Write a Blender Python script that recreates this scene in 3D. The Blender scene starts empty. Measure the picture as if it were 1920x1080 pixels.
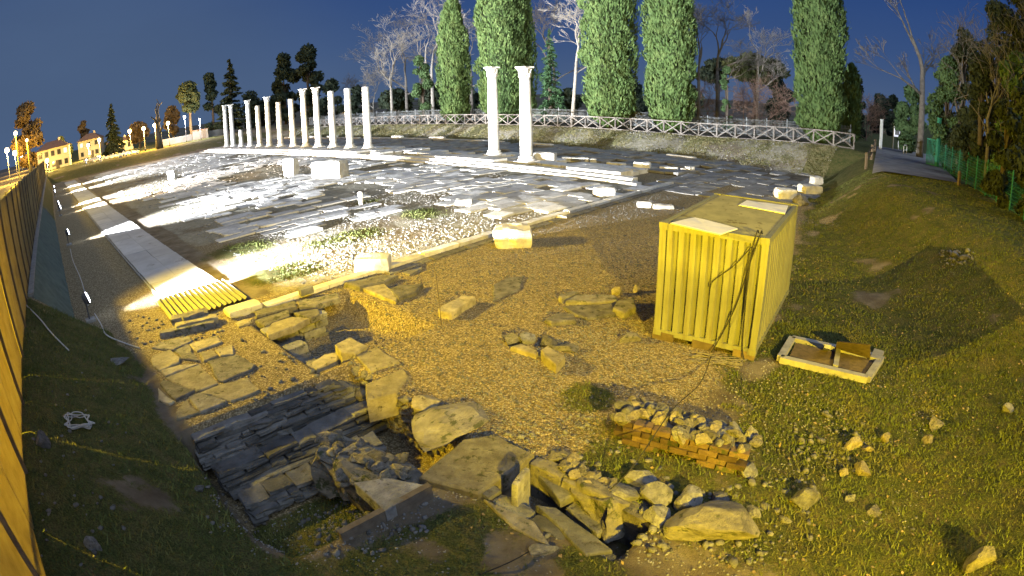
import bpy, bmesh, math, random
import numpy as np
from mathutils import Vector, Matrix, noise as mnoise

sc = bpy.context.scene
rad = math.radians
# ------------------------------------------------------------------ camera
CH = 5.33                       # camera height over the gravel court
PITCH, ROLL, FPX = 19.5, -1.5, 1075.0
cam = bpy.data.cameras.new('camera'); cam_o = bpy.data.objects.new('camera', cam)
sc.collection.objects.link(cam_o); sc.camera = cam_o
cam.type = 'PANO'
cam.panorama_type = 'FISHEYE_EQUISOLID'
cam.sensor_fit = 'HORIZONTAL'; cam.sensor_width = 36.0
cam.fisheye_lens = FPX / 1920 * 36.0
cam.fisheye_fov = math.pi
cam.clip_start = 0.05; cam.clip_end = 3000
cam_o.matrix_world = Matrix.Translation((0, 0, CH)) @ Matrix.Rotation(rad(90 - PITCH), 4, 'X') @ Matrix.Rotation(rad(ROLL), 4, 'Z')
# ------------------------------------------------------------------ sky
world = bpy.data.worlds.new('World'); sc.world = world; world.use_nodes = True
nt = world.node_tree; nt.nodes.clear()
def nd(t, k, **kw):
    n = t.nodes.new(k)
    for a, b in kw.items(): setattr(n, a, b)
    return n
tc = nd(nt, 'ShaderNodeTexCoord'); sep = nd(nt, 'ShaderNodeSeparateXYZ')
nt.links.new(tc.outputs['Generated'], sep.inputs[0])
ramp = nd(nt, 'ShaderNodeValToRGB')
e = ramp.color_ramp.elements
e[0].position = 0.0; e[0].color = (.074, .118, .215, 1)
e[1].position = 1.0; e[1].color = (.010, .040, .185, 1)
for pos, c in ((.10, (.042, .086, .215, 1)), (.26, (.016, .054, .200, 1))):
    q = ramp.color_ramp.elements.new(pos); q.color = c
nt.links.new(sep.outputs['Z'], ramp.inputs[0])
# town glow low over the road (direction -x,+y)
dot = nd(nt, 'ShaderNodeVectorMath', operation='DOT_PRODUCT'); dot.inputs[1].default_value = (-.76, .65, -.25)
nt.links.new(tc.outputs['Generated'], dot.inputs[0])
mr = nd(nt, 'ShaderNodeMapRange', interpolation_type='SMOOTHERSTEP'); mr.inputs[1].default_value = .66; mr.inputs[2].default_value = 1.02
nt.links.new(dot.outputs['Value'], mr.inputs[0])
mx = nd(nt, 'ShaderNodeMix', data_type='RGBA'); mx.inputs[7].default_value = (.070, .116, .215, 1)
nt.links.new(mr.outputs[0], mx.inputs[0]); nt.links.new(ramp.outputs[0], mx.inputs[6])
cn = nd(nt, 'ShaderNodeTexNoise'); cn.inputs['Scale'].default_value = 2.6; cn.inputs['Detail'].default_value = 5; mp = nd(nt, 'ShaderNodeMapping'); mp.inputs['Scale'].default_value = (1, 1, 3.2)
nt.links.new(tc.outputs['Generated'], mp.inputs[0]); nt.links.new(mp.outputs[0], cn.inputs['Vector'])
cr = nd(nt, 'ShaderNodeMapRange'); cr.inputs[1].default_value = .3; cr.inputs[2].default_value = .75; cr.inputs[3].default_value = .96; cr.inputs[4].default_value = 1.05; nt.links.new(cn.outputs['Fac'], cr.inputs[0])
bg = nd(nt, 'ShaderNodeBackground'); nt.links.new(cr.outputs[0], bg.inputs[1])
nt.links.new(mx.outputs[2], bg.inputs[0])
wo = nd(nt, 'ShaderNodeOutputWorld'); nt.links.new(bg.outputs[0], wo.inputs[0])
# ------------------------------------------------------------------ moon (the night's one sun lamp)
sun = bpy.data.lights.new('moon', 'SUN'); sun.energy = 1.5; sun.angle = rad(50); sun.color = (.78, .90, 1.0)
sun_o = bpy.data.objects.new('moon', sun); sc.collection.objects.link(sun_o)
sun_o.rotation_euler = (rad(38), rad(12), rad(25))
sc.view_settings.view_transform = 'Standard'; sc.view_settings.look = 'None'
sc.view_settings.exposure = 0.0; sc.view_settings.gamma = 1.0
sc.cycles.use_denoising = True
sc.cycles.max_bounces = 4; sc.cycles.diffuse_bounces = 2; sc.cycles.glossy_bounces = 2; sc.cycles.transparent_max_bounces = 6
sc.cycles.sample_clamp_indirect = 3.0
sc.cycles.caustics_reflective = False; sc.cycles.caustics_refractive = False

# light levels
FLOOD_W = 225000.0
SODIUM_W = 46000.0
SODIUM = (1.0, .67, .015)

# ------------------------------------------------------------------ frames of reference
# u runs along the colonnade (left-back), v across the forum (right-back); both metres
DU = np.array([-.725, .689]); DU /= np.linalg.norm(DU)
DV = np.array([.689, .725]); DV /= np.linalg.norm(DV)
ANG_U = math.atan2(DU[1], DU[0]); ANG_V = math.atan2(DV[1], DV[0])
def W(u, v, z=0.0):
    return Vector((u * DU[0] + v * DV[0], u * DU[1] + v * DV[1], z))
def UV(P):
    d = DU[0] * DV[1] - DU[1] * DV[0]
    return ((P[0] * DV[1] - P[1] * DV[0]) / d, (DU[0] * P[1] - DU[1] * P[0]) / d)
_p, _r = rad(PITCH), rad(ROLL)
def ray(px, py):
    x, y = px - 960.0, 540.0 - py
    R = max(math.hypot(x, y), 1e-6); th = 2 * math.asin(R / FPX / 2); s = math.sin(th) / R
    cx, cy, cz = x * s, y * s, math.cos(th)
    cx, cy = math.cos(_r) * cx - math.sin(_r) * cy, math.sin(_r) * cx + math.cos(_r) * cy
    return Vector((cx, cz * math.cos(_p) + cy * math.sin(_p), -cz * math.sin(_p) + cy * math.cos(_p)))
def G(px, py, z=0.0):
    d = ray(px, py); t = (z - CH) / d.z
    return Vector((d.x * t, d.y * t, z))
def AT(px, py, dist):
    d = ray(px, py); h = math.hypot(d.x, d.y)
    return Vector((d.x / h * dist, d.y / h * dist, CH + d.z / h * dist))
def ONV(px, py, v):
    d = ray(px, py); t = v / (d.x * DV[0] + d.y * DV[1])
    return Vector((d.x * t, d.y * t, CH + d.z * t))

def sstep(a, b, x):
    t = np.clip((np.asarray(x, float) - a) / (b - a), 0, 1); return t * t * (3 - 2 * t)
def band(x, a, b, s0, s1):
    return sstep(a - s0, a, x) * (1 - sstep(b, b + s1, x))
def T(u, v):
    u = np.asarray(u, float); v = np.asarray(v, float)
    crest = 1.5 + .62 * (1 - sstep(8, 24, u))
    far = crest * sstep(43.6, 49.4, v)
    uf = np.interp(v, UFX, UFY); wd = np.interp(v, [12, 30], [7.6, 4.6])
    right = 2.12 * sstep(0, 1, (uf - u) / wd)
    vf = 1.05 - 1.40 * sstep(16.2, 18.2, u)
    near = 1.68 * np.clip((vf - v) / (vf + 1.42), 0, 1) * (.25 + .75 * sstep(1.0, 7.0, u))
    left = 1.45 * sstep(106, 117, u)
    z = np.maximum.reduce([far, right, near, left])
    # excavated trenches
    deep = band(u, 7.2, 9.62, 1.5, .04)
    z = z - 1.05 * deep * band(v, 1.45, 5.15, .3, .06)
    z = z - .45 * band(u, 5.9, 8.0, .6, .4) * band(v, 1.7, 4.9, .4, .2) * (1 - deep)
    z = z - .55 * band(u, 10.1, 13.9, .2, .06) * band(v, 4.6, 7.3, .06, .6)
    z = z - .62 * band(u, 2.7, 4.75, .25, .1) * band(v, 4.45, 5.2, .1, .1)
    return z
UFX = [-5, 0, 5, 12, 14, 22, 30, 44, 60]; UFY = [.5, .3, .0, .2, .8, 3.8, 6.9, 9.4, 10]
def s1(a, b, x):
    t = (x - a) / (b - a); t = 0.0 if t < 0 else 1.0 if t > 1 else t; return t * t * (3 - 2 * t)
def band1(x, a, b, p, q): return s1(a - p, a, x) * (1 - s1(b, b + q, x))
def interp1(x, X, Y):
    if x <= X[0]: return Y[0]
    for i in range(1, len(X)):
        if x <= X[i]: return Y[i - 1] + (Y[i] - Y[i - 1]) * (x - X[i - 1]) / (X[i] - X[i - 1])
    return Y[-1]
def Ts(u, v):
    """T for one point"""
    z = (1.5 + .62 * (1 - s1(8, 24, u))) * s1(43.6, 49.4, v)
    z = max(z, 2.12 * s1(0, 1, (interp1(v, UFX, UFY) - u) / interp1(v, (12, 30), (7.6, 4.6))), 1.45 * s1(106, 117, u))
    vf = 1.05 - 1.40 * s1(16.2, 18.2, u)
    z = max(z, 1.68 * min(1, max(0, (vf - v) / (vf + 1.42))) * (.25 + .75 * s1(1, 7, u)))
    if -1 < v < 9 and 2 < u < 15:
        deep = band1(u, 7.2, 9.62, 1.5, .04)
        z -= 1.05 * deep * band1(v, 1.45, 5.15, .3, .06) + .45 * band1(u, 5.9, 8.0, .6, .4) * band1(v, 1.7, 4.9, .4, .2) * (1 - deep)
        z -= .55 * band1(u, 10.1, 13.9, .2, .06) * band1(v, 4.6, 7.3, .06, .6) + .62 * band1(u, 2.7, 4.75, .25, .1) * band1(v, 4.45, 5.2, .1, .1)
    return z
def TZ(P):
    u, v = UV(P); return Ts(u, v)
def GT(px, py):
    """point where the sight line meets the terrain"""
    d = ray(px, py); P = Vector((0, 0, CH)); s = .25; prev = P
    for i in range(4000):
        Q = P + d * s
        if Q.z <= TZ(Q): break
        P = Q
        s = max(.05, .01 * (Q - Vector((0, 0, CH))).length)
    lo, hi = P, Q
    for i in range(18):
        m = (lo + hi) / 2
        if m.z <= TZ(m): hi = m
        else: lo = m
    return hi

# ------------------------------------------------------------------ object helpers
COL = sc.collection
def tag(o, label=None, cat=None, group=None, kind=None):
    if label: o['label'] = label
    if cat: o['category'] = cat
    if group: o['group'] = group
    if kind: o['kind'] = kind
    return o
def link(name, me, mat=None, parent=None, loc=None, rot=None):
    o = bpy.data.objects.new(name, me); COL.objects.link(o)
    if mat is not None and me is not None and not me.materials: me.materials.append(mat)
    if parent is not None: o.parent = parent
    if loc is not None: o.location = loc
    if rot is not None: o.rotation_euler = rot
    return o
def empty(name, loc=(0, 0, 0), rz=0.0):
    o = bpy.data.objects.new(name, None); COL.objects.link(o); o.location = loc; o.rotation_euler = (0, 0, rz)
    o.empty_display_size = .2
    return o
def mesh_np(name, V, F, smooth=False):
    me = bpy.data.meshes.new(name)
    V = np.asarray(V, np.float32); F = np.asarray(F, np.int32); k = F.shape[1]
    me.vertices.add(len(V)); me.vertices.foreach_set('co', V.ravel())
    me.loops.add(F.size); me.loops.foreach_set('vertex_index', F.ravel())
    me.polygons.add(len(F)); me.polygons.foreach_set('loop_start', np.arange(0, F.size, k, dtype=np.int32))
    me.polygons.foreach_set('loop_total', np.full(len(F), k, np.int32))
    if smooth: me.polygons.foreach_set('use_smooth', np.ones(len(F), bool))
    me.update(calc_edges=True)
    return me

class MB:
    def __init__(s): s.v = []; s.f = []
    def add(s, V, F):
        o = len(s.v); s.v += [tuple(p) for p in V]; s.f += [tuple(i + o for i in q) for q in F]
    def box(s, c, d, M=None, jit=0.0, rng=None):
        V = []
        for x, y, z in ((-1, -1, -1), (1, -1, -1), (1, 1, -1), (-1, 1, -1), (-1, -1, 1), (1, -1, 1), (1, 1, 1), (-1, 1, 1)):
            p = Vector((c[0] + x * d[0] / 2, c[1] + y * d[1] / 2, c[2] + z * d[2] / 2))
            if jit: p += Vector((rng.uniform(-jit, jit), rng.uniform(-jit, jit), rng.uniform(-jit, jit)))
            V.append(M @ p if M else p)
        s.add(V, [(0, 3, 2, 1), (4, 5, 6, 7), (0, 1, 5, 4), (1, 2, 6, 5), (2, 3, 7, 6), (3, 0, 4, 7)])
    def beam(s, a, b, w, h):
        a = Vector(a); b = Vector(b); d = (b - a); L = d.length; d.normalize()
        up = Vector((0, 0, 1)) if abs(d.z) < .95 else Vector((0, 1, 0))
        x = d.cross(up).normalized(); y = x.cross(d)
        V = []
        for e in (a, b):
            for i, j in ((-1, -1), (1, -1), (1, 1), (-1, 1)): V.append(e + x * i * w / 2 + y * j * h / 2)
        s.add(V, [(0, 1, 2, 3), (7, 6, 5, 4), (0, 4, 5, 1), (1, 5, 6, 2), (2, 6, 7, 3), (3, 7, 4, 0)])
    def tube(s, pts, rr, n=6, cap=True):
        pts = [Vector(p) for p in pts]
        if not hasattr(rr, '__len__'): rr = [rr] * len(pts)
        rings = []
        for i, p in enumerate(pts):
            d = (pts[min(i + 1, len(pts) - 1)] - pts[max(i - 1, 0)])
            if d.length < 1e-9: d = Vector((0, 0, 1))
            d.normalize()
            up = Vector((0, 0, 1)) if abs(d.z) < .9 else Vector((1, 0, 0))
            x = d.cross(up).normalized(); y = x.cross(d)
            rings.append([p + (x * math.cos(2 * math.pi * k / n) + y * math.sin(2 * math.pi * k / n)) * rr[i] for k in range(n)])
        V = [q for r in rings for q in r]; F = []
        for i in range(len(pts) - 1):
            for k in range(n):
                F.append((i * n + k, i * n + (k + 1) % n, (i + 1) * n + (k + 1) % n, (i + 1) * n + k))
        if cap: F.append(tuple(range(n))[::-1]); F.append(tuple((len(pts) - 1) * n + k for k in range(n)))
        s.add(V, F)
    def lathe(s, prof, n=20, c=(0, 0, 0), cap=True, wob=None):
        V = []; F = []
        for i, (r, z) in enumerate(prof):
            for k in range(n):
                a = 2 * math.pi * k / n
                q = r * (wob(a, z) if wob else 1)
                V.append((c[0] + q * math.cos(a), c[1] + q * math.sin(a), c[2] + z))
        for i in range(len(prof) - 1):
            for k in range(n):
                F.append((i * n + k, i * n + (k + 1) % n, (i + 1) * n + (k + 1) % n, (i + 1) * n + k))
        if cap: F.append(tuple(range(n))[::-1]); F.append(tuple((len(prof) - 1) * n + k for k in range(n)))
        s.add(V, F)
    def prism(s, poly, z0, z1, bev=0.0, jz=None):
        """poly: list of (x,y); top slightly inset when bev>0"""
        n = len(poly); c = (sum(p[0] for p in poly) / n, sum(p[1] for p in poly) / n)
        jz = jz or [0] * n
        ins = []
        for p in poly:
            d = Vector((p[0] - c[0], p[1] - c[1])); L = max(d.length, 1e-6)
            q = max(0, (L - bev * 1.3) / L); ins.append((c[0] + d.x * q, c[1] + d.y * q))
        V = [(p[0], p[1], z0) for p in poly] + [(p[0], p[1], z1 - bev + j) for p, j in zip(poly, jz)] + [(p[0], p[1], z1 + j) for p, j in zip(ins, jz)]
        F = [tuple(range(n))[::-1]]
        for k in range(n):
            m = (k + 1) % n
            F.append((k, m, n + m, n + k)); F.append((n + k, n + m, 2 * n + m, 2 * n + k))
        V.append((c[0], c[1], z1 + sum(jz) / n)); F += [(2 * n + k, 2 * n + (k + 1) % n, 3 * n) for k in range(n)]
        s.add(V, F)
    def mesh(s, name, smooth=False):
        me = bpy.data.meshes.new(name); me.from_pydata(s.v, [], s.f)
        if smooth:
            me.polygons.foreach_set('use_smooth', np.ones(len(me.polygons), bool))
        me.update(); return me
    def build(s, name, mat, parent=None, smooth=False, loc=None, rot=None):
        return link(name, s.mesh(name, smooth), mat, parent, loc, rot)

# ------------------------------------------------------------------ materials
def new_mat(name):
    m = bpy.data.materials.new(name); m.use_nodes = True; t = m.node_tree
    b = t.nodes.get('Principled BSDF'); return m, t, b
def vec_coord(t, coord='Object', rnd=True):
    if coord == 'Position':
        g = nd(t, 'ShaderNodeNewGeometry'); return g.outputs['Position']
    c = nd(t, 'ShaderNodeTexCoord')
    if not rnd: return c.outputs[coord]
    oi = nd(t, 'ShaderNodeObjectInfo'); mu = nd(t, 'ShaderNodeMath', operation='MULTIPLY'); mu.inputs[1].default_value = 57.0
    t.links.new(oi.outputs['Random'], mu.inputs[0])
    ad = nd(t, 'ShaderNodeVectorMath', operation='ADD'); t.links.new(c.outputs[coord], ad.inputs[0]); t.links.new(mu.outputs[0], ad.inputs[1])
    return ad.outputs[0]
def noise_n(t, vec, scale, detail=5, rough=.6, dist=0.0):
    n = nd(t, 'ShaderNodeTexNoise'); n.inputs['Scale'].default_value = scale; n.inputs['Detail'].default_value = detail
    n.inputs['Roughness'].default_value = rough; n.inputs['Distortion'].default_value = dist
    t.links.new(vec, n.inputs['Vector']); return n.outputs['Fac']
def ramp_n(t, fac, stops):
    r = nd(t, 'ShaderNodeValToRGB'); el = r.color_ramp.elements
    el[0].position, el[0].color = stops[0][0], (*stops[0][1], 1); el[1].position, el[1].color = stops[-1][0], (*stops[-1][1], 1)
    for p, c in stops[1:-1]:
        q = el.new(p); q.color = (*c, 1)
    t.links.new(fac, r.inputs[0]); return r.outputs[0]
def mix_n(t, fac, a, b, mode='MIX'):
    m = nd(t, 'ShaderNodeMix', data_type='RGBA', blend_type=mode)
    if isinstance(fac, float): m.inputs[0].default_value = fac
    else: t.links.new(fac, m.inputs[0])
    for s, i in ((a, 6), (b, 7)):
        if isinstance(s, tuple): m.inputs[i].default_value = (*s, 1)
        else: t.links.new(s, m.inputs[i])
    return m.outputs[2]
def mth(t, op, a, b=None):
    m = nd(t, 'ShaderNodeMath', operation=op)
    for s, i in ((a, 0), (b, 1)):
        if s is None: continue
        if isinstance(s, (int, float)): m.inputs[i].default_value = s
        else: t.links.new(s, m.inputs[i])
    return m.outputs[0]
def bump_n(t, b, h, strength, dist):
    n = nd(t, 'ShaderNodeBump'); n.inputs['Strength'].default_value = strength; n.inputs['Distance'].default_value = dist
    t.links.new(h, n.inputs['Height']); t.links.new(n.outputs[0], b.inputs['Normal'])
def pmat(name, c1, c2, scale=4.0, rough=.9, bump=.6, bscale=18.0, bdist=.02, c3=None, vary=.25, coord='Object', spots=None, metal=0.0, rnd=True):
    m, t, b = new_mat(name); v = vec_coord(t, coord, rnd)
    f = noise_n(t, v, scale, 6, .62)
    st = [(.30, c1), (.62, c2)] if c3 is None else [(.28, c1), (.50, c2), (.72, c3)]
    col = ramp_n(t, f, st)
    if spots:
        sf = noise_n(t, v, spots[1], 4, .7); sm = ramp_n(t, sf, [(spots[2], (0, 0, 0)), (spots[2] + .08, (1, 1, 1))])
        col = mix_n(t, sm, col, spots[0])
    if vary:
        oi = nd(t, 'ShaderNodeObjectInfo'); k = mth(t, 'MULTIPLY_ADD', oi.outputs['Random'], vary * 2); t.nodes[-1].inputs[2].default_value = 1 - vary
        cm = nd(t, 'ShaderNodeCombineColor')
        for i in range(3): t.links.new(k, cm.inputs[i])
        col = mix_n(t, 1.0, col, cm.outputs[0], 'MULTIPLY')
    t.links.new(col, b.inputs['Base Color']); b.inputs['Roughness'].default_value = rough; b.inputs['Metallic'].default_value = metal
    b.inputs['Specular IOR Level'].default_value = .25
    if bump: bump_n(t, b, noise_n(t, v, bscale, 8, .7), bump, bdist)
    return m
def emat(name, c, s):
    m, t, b = new_mat(name); b.inputs['Base Color'].default_value = (*c, 1)
    b.inputs['Emission Color'].default_value = (*c, 1); b.inputs['Emission Strength'].default_value = s; return m

M = {}
M['limestone'] = pmat('limestone', (.36, .34, .30), (.55, .53, .48), 2.5, .85, .7, 14, .02, c3=(.68, .66, .61), vary=.2, spots=((.22, .21, .19), 6, .62))
M['marble'] = pmat('column_marble', (.40, .37, .32), (.62, .60, .55), 1.6, .8, .6, 9, .03, c3=(.72, .70, .66), vary=.12, spots=((.30, .24, .16), 3.2, .62))
M['marble_warm'] = pmat('column_marble_warm', (.42, .33, .20), (.58, .50, .36), 1.2, .8, .6, 9, .03, c3=(.66, .62, .54), vary=.12, spots=((.34, .24, .12), 3, .60))
M['slab'] = pmat('paving_limestone', (.34, .33, .31), (.55, .54, .51), 1.4, .85, .8, 10, .03, c3=(.68, .67, .64), vary=.28, spots=((.17, .17, .15), 5, .60))
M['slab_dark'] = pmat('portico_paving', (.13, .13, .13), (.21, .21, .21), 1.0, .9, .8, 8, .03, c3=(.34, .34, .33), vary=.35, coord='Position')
M['slab_far'] = pmat('paving_limestone_far', (.32, .31, .29), (.54, .53, .50), .9, .85, .8, 8, .03, c3=(.70, .69, .66), vary=0, coord='Position', spots=((.16, .16, .14), 3, .60))
M['chips'] = pmat('limestone_chips', (.13, .127, .118), (.23, .225, .21), 1.2, .9, .6, 12, .02, c3=(.36, .355, .335), vary=0, coord='Position')
M['oldstone'] = pmat('ruin_stone', (.095, .09, .078), (.17, .16, .14), 4.0, .95, 1.0, 13, .05, c3=(.26, .25, .22), vary=.3, spots=((.06, .065, .04), 5, .56))
M['greystone'] = pmat('grey_rubble', (.10, .10, .102), (.18, .18, .182), 4.0, .95, 1.0, 13, .05, c3=(.29, .29, .29), vary=.35, spots=((.07, .07, .06), 5, .58))
M['course'] = pmat('course_stone', (.065, .066, .068), (.12, .122, .125), 3.0, .95, 1.0, 20, .04, c3=(.19, .19, .19), vary=.45, spots=((.07, .065, .055), 4, .58))
M['yellowstone'] = pmat('tan_stone', (.17, .15, .10), (.28, .25, .17), 4.0, .95, 1.0, 13, .05, c3=(.40, .36, .25), vary=.25, spots=((.10, .09, .055), 5, .60))
M['brick'] = pmat('old_brick', (.085, .058, .036), (.135, .095, .06), 5.0, .95, .9, 20, .03, vary=.45, spots=((.05, .055, .025), 4, .55))
M['wood_rail'] = pmat('weathered_rail_wood', (.12, .11, .10), (.21, .195, .18), 6, .9, .4, 30, .01, vary=.35)
M['wood_dark'] = pmat('dark_timber', (.08, .065, .05), (.15, .125, .10), 5, .9, .5, 30, .01)
M['timber'] = pmat('brown_timber', (.10, .075, .05), (.16, .125, .085), 5, .9, .5, 30, .01)
M['plank'] = pmat('fence_board', (.33, .29, .20), (.43, .39, .28), 1.5, .9, .7, 55, .012, vary=.12)
M['concrete'] = pmat('concrete', (.20, .20, .195), (.30, .30, .29), 4, .9, .4, 30, .01, vary=.1)
M['tin'] = pmat('corrugated_tin', (.085, .11, .095), (.14, .17, .15), 2, .6, .2, 30, .01, vary=.05, metal=.2)
M['zinc'] = pmat('zinc_sheet', (.055, .058, .064), (.085, .088, .096), 2, .55, .15, 30, .01, vary=.05)
M['container'] = pmat('container_paint', (.165, .172, .115), (.215, .222, .15), 1.4, .55, .15, 40, .004, vary=.0, spots=((.17, .15, .09), 3.0, .66), coord='Object', rnd=False)
def streaky(m, dark, amt):
    t = m.node_tree; b = t.nodes['Principled BSDF']; src = b.inputs['Base Color'].links[0].from_socket
    c = nd(t, 'ShaderNodeTexCoord'); mp_ = nd(t, 'ShaderNodeMapping'); mp_.inputs['Scale'].default_value = (7, 7, .5); t.links.new(c.outputs['Object'], mp_.inputs[0])
    f = noise_n(t, mp_.outputs[0], 1.6, 6, .7); k = ramp_n(t, f, [(.48, (0, 0, 0)), (.72, (amt, amt, amt))])
    t.links.new(mix_n(t, k, src, dark), b.inputs['Base Color'])
streaky(M['container'], (.10, .075, .045), .55)
M['roofpaint'] = pmat('container_roof_paint', (.10, .105, .10), (.155, .16, .15), 2, .7, .2, 30, .005, vary=0, spots=((.07, .065, .055), 2.5, .6))
M['sheet'] = pmat('roof_patch_sheet', (.58, .59, .62), (.68, .69, .72), 3, .7, .2, 20, .005, vary=.05)
M['grate'] = pmat('rusty_hatch', (.05, .04, .03), (.09, .07, .055), 8, .8, .4, 40, .01, vary=.1)
M['mortar'] = pmat('rubble_core', (.10, .095, .085), (.17, .16, .14), 5, .95, 1.0, 22, .05, c3=(.24, .23, .205), vary=.1, spots=((.05, .06, .03), 4, .55))
M['black'] = pmat('black_rubber', (.015, .015, .016), (.03, .03, .03), 8, .7, 0, vary=0)
M['cable_grey'] = pmat('grey_cable', (.40, .40, .40), (.5, .5, .5), 8, .7, 0, vary=0)
M['cable_tan'] = pmat('tan_cable', (.16, .15, .12), (.22, .20, .16), 8, .7, 0, vary=0)
M['housing'] = pmat('lamp_housing', (.06, .06, .07), (.10, .10, .11), 8, .5, .1, 40, .003, vary=0)
M['walkway'] = pmat('walkway_panel', (.36, .355, .34), (.45, .445, .43), 1.2, .8, .3, 40, .006, vary=.12, spots=((.26, .25, .22), 1.5, .62))
M['bark_pale'] = pmat('pale_bark', (.22, .205, .18), (.36, .34, .30), 3, .95, .6, 12, .02, vary=.1)
M['bark_grey'] = pmat('grey_bark', (.085, .078, .07), (.15, .14, .125), 3, .95, .6, 12, .02, vary=.1)
M['bark_dark'] = pmat('dark_bark', (.05, .042, .035), (.09, .075, .06), 3, .95, .6, 12, .02, vary=.1)
M['bark_tan'] = pmat('tan_bark', (.25, .19, .12), (.36, .28, .18), 3, .95, .6, 12, .02, vary=.1)
def leaf_mat(name, a, b_, c, sc_=.9):
    m, t, b = new_mat(name); v = vec_coord(t, 'Position')
    f = noise_n(t, v, sc_, 6, .75); col = ramp_n(t, f, [(.3, a), (.5, b_), (.7, c)])
    t.links.new(col, b.inputs['Base Color']); b.inputs['Roughness'].default_value = .75; b.inputs['Specular IOR Level'].default_value = .2
    return m
M['cypress'] = leaf_mat('cypress_foliage', (.042, .080, .026), (.078, .132, .042), (.140, .195, .068), .8)
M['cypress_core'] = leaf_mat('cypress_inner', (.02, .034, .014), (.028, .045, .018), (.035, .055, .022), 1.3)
M['conifer'] = leaf_mat('conifer_foliage', (.035, .075, .035), (.05, .11, .05), (.07, .15, .07), 1.0)
M['conifer_dark'] = leaf_mat('dark_conifer_foliage', (.020, .030, .020), (.030, .045, .028), (.045, .06, .035), .6)
M['ivy'] = leaf_mat('ivy_foliage', (.035, .07, .03), (.055, .10, .04), (.08, .14, .055), 1.0)
M['autumn'] = leaf_mat('brown_foliage', (.10, .07, .035), (.15, .105, .05), (.20, .14, .07), .6)
M['olive'] = leaf_mat('olive_foliage', (.05, .06, .025), (.075, .09, .035), (.11, .12, .05), .7)
M['wood_leaf'] = leaf_mat('woodland_foliage', (.016, .024, .010), (.028, .038, .017), (.048, .055, .026), .6)
M['twig_red'] = pmat('reddish_twig', (.16, .10, .075), (.25, .17, .13), 3, .95, 0, vary=.1)
M['grassblade'] = leaf_mat('grass_blade', (.060, .086, .024), (.100, .122, .034), (.165, .145, .058), .9)
M['drygrass'] = leaf_mat('dry_grass_blade', (.085, .10, .04), (.16, .155, .075), (.26, .23, .13), .7)
M['leaf_litter'] = leaf_mat('leaf_litter', (.14, .10, .05), (.24, .18, .09), (.34, .28, .16), 2.0)

# ------------------------------------------------------------------ terrain
def axis(segs):
    out = [segs[0][0]]
    for a, b, s in segs:
        n = max(1, int(round((b - a) / s))); out += list(a + (b - a) * (np.arange(n) + 1) / n)
    return np.array(out)
au = axis([(-900, -200, 100), (-200, -40, 16), (-40, -8, 2), (-8, 1.6, .3), (1.6, 15, .1), (15, 19, .2), (19, 40, .6), (40, 125, 1.6), (125, 300, 12), (300, 1500, 100)])
av = axis([(-900, -100, 80), (-100, -12, 8), (-12, -3, .8), (-3, 8, .1), (8, 20, .25), (20, 43, .6), (43, 51, .35), (51, 100, 2), (100, 300, 15), (300, 1500, 100)])
UU, VV = np.meshgrid(au, av, indexing='ij')
ZZ = T(UU, VV)
rngn = np.random.default_rng(3)
def vnoise(u, v, s, seed):
    """cheap smooth value noise, vectorised"""
    r = np.random.default_rng(seed); tab = r.random((128, 128))
    x = u / s; y = v / s; i = np.floor(x).astype(int); j = np.floor(y).astype(int); fx = x - i; fy = y - j
    fx = fx * fx * (3 - 2 * fx); fy = fy * fy * (3 - 2 * fy)
    g = lambda a, b: tab[a % 128, b % 128]
    return (g(i, j) * (1 - fx) + g(i + 1, j) * fx) * (1 - fy) + (g(i, j + 1) * (1 - fx) + g(i + 1, j + 1) * fx) * fy
def fbm(u, v, s, seed):
    return .55 * vnoise(u, v, s, seed) + .3 * vnoise(u, v, s / 2.3, seed + 1) + .15 * vnoise(u, v, s / 5.1, seed + 2)
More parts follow.
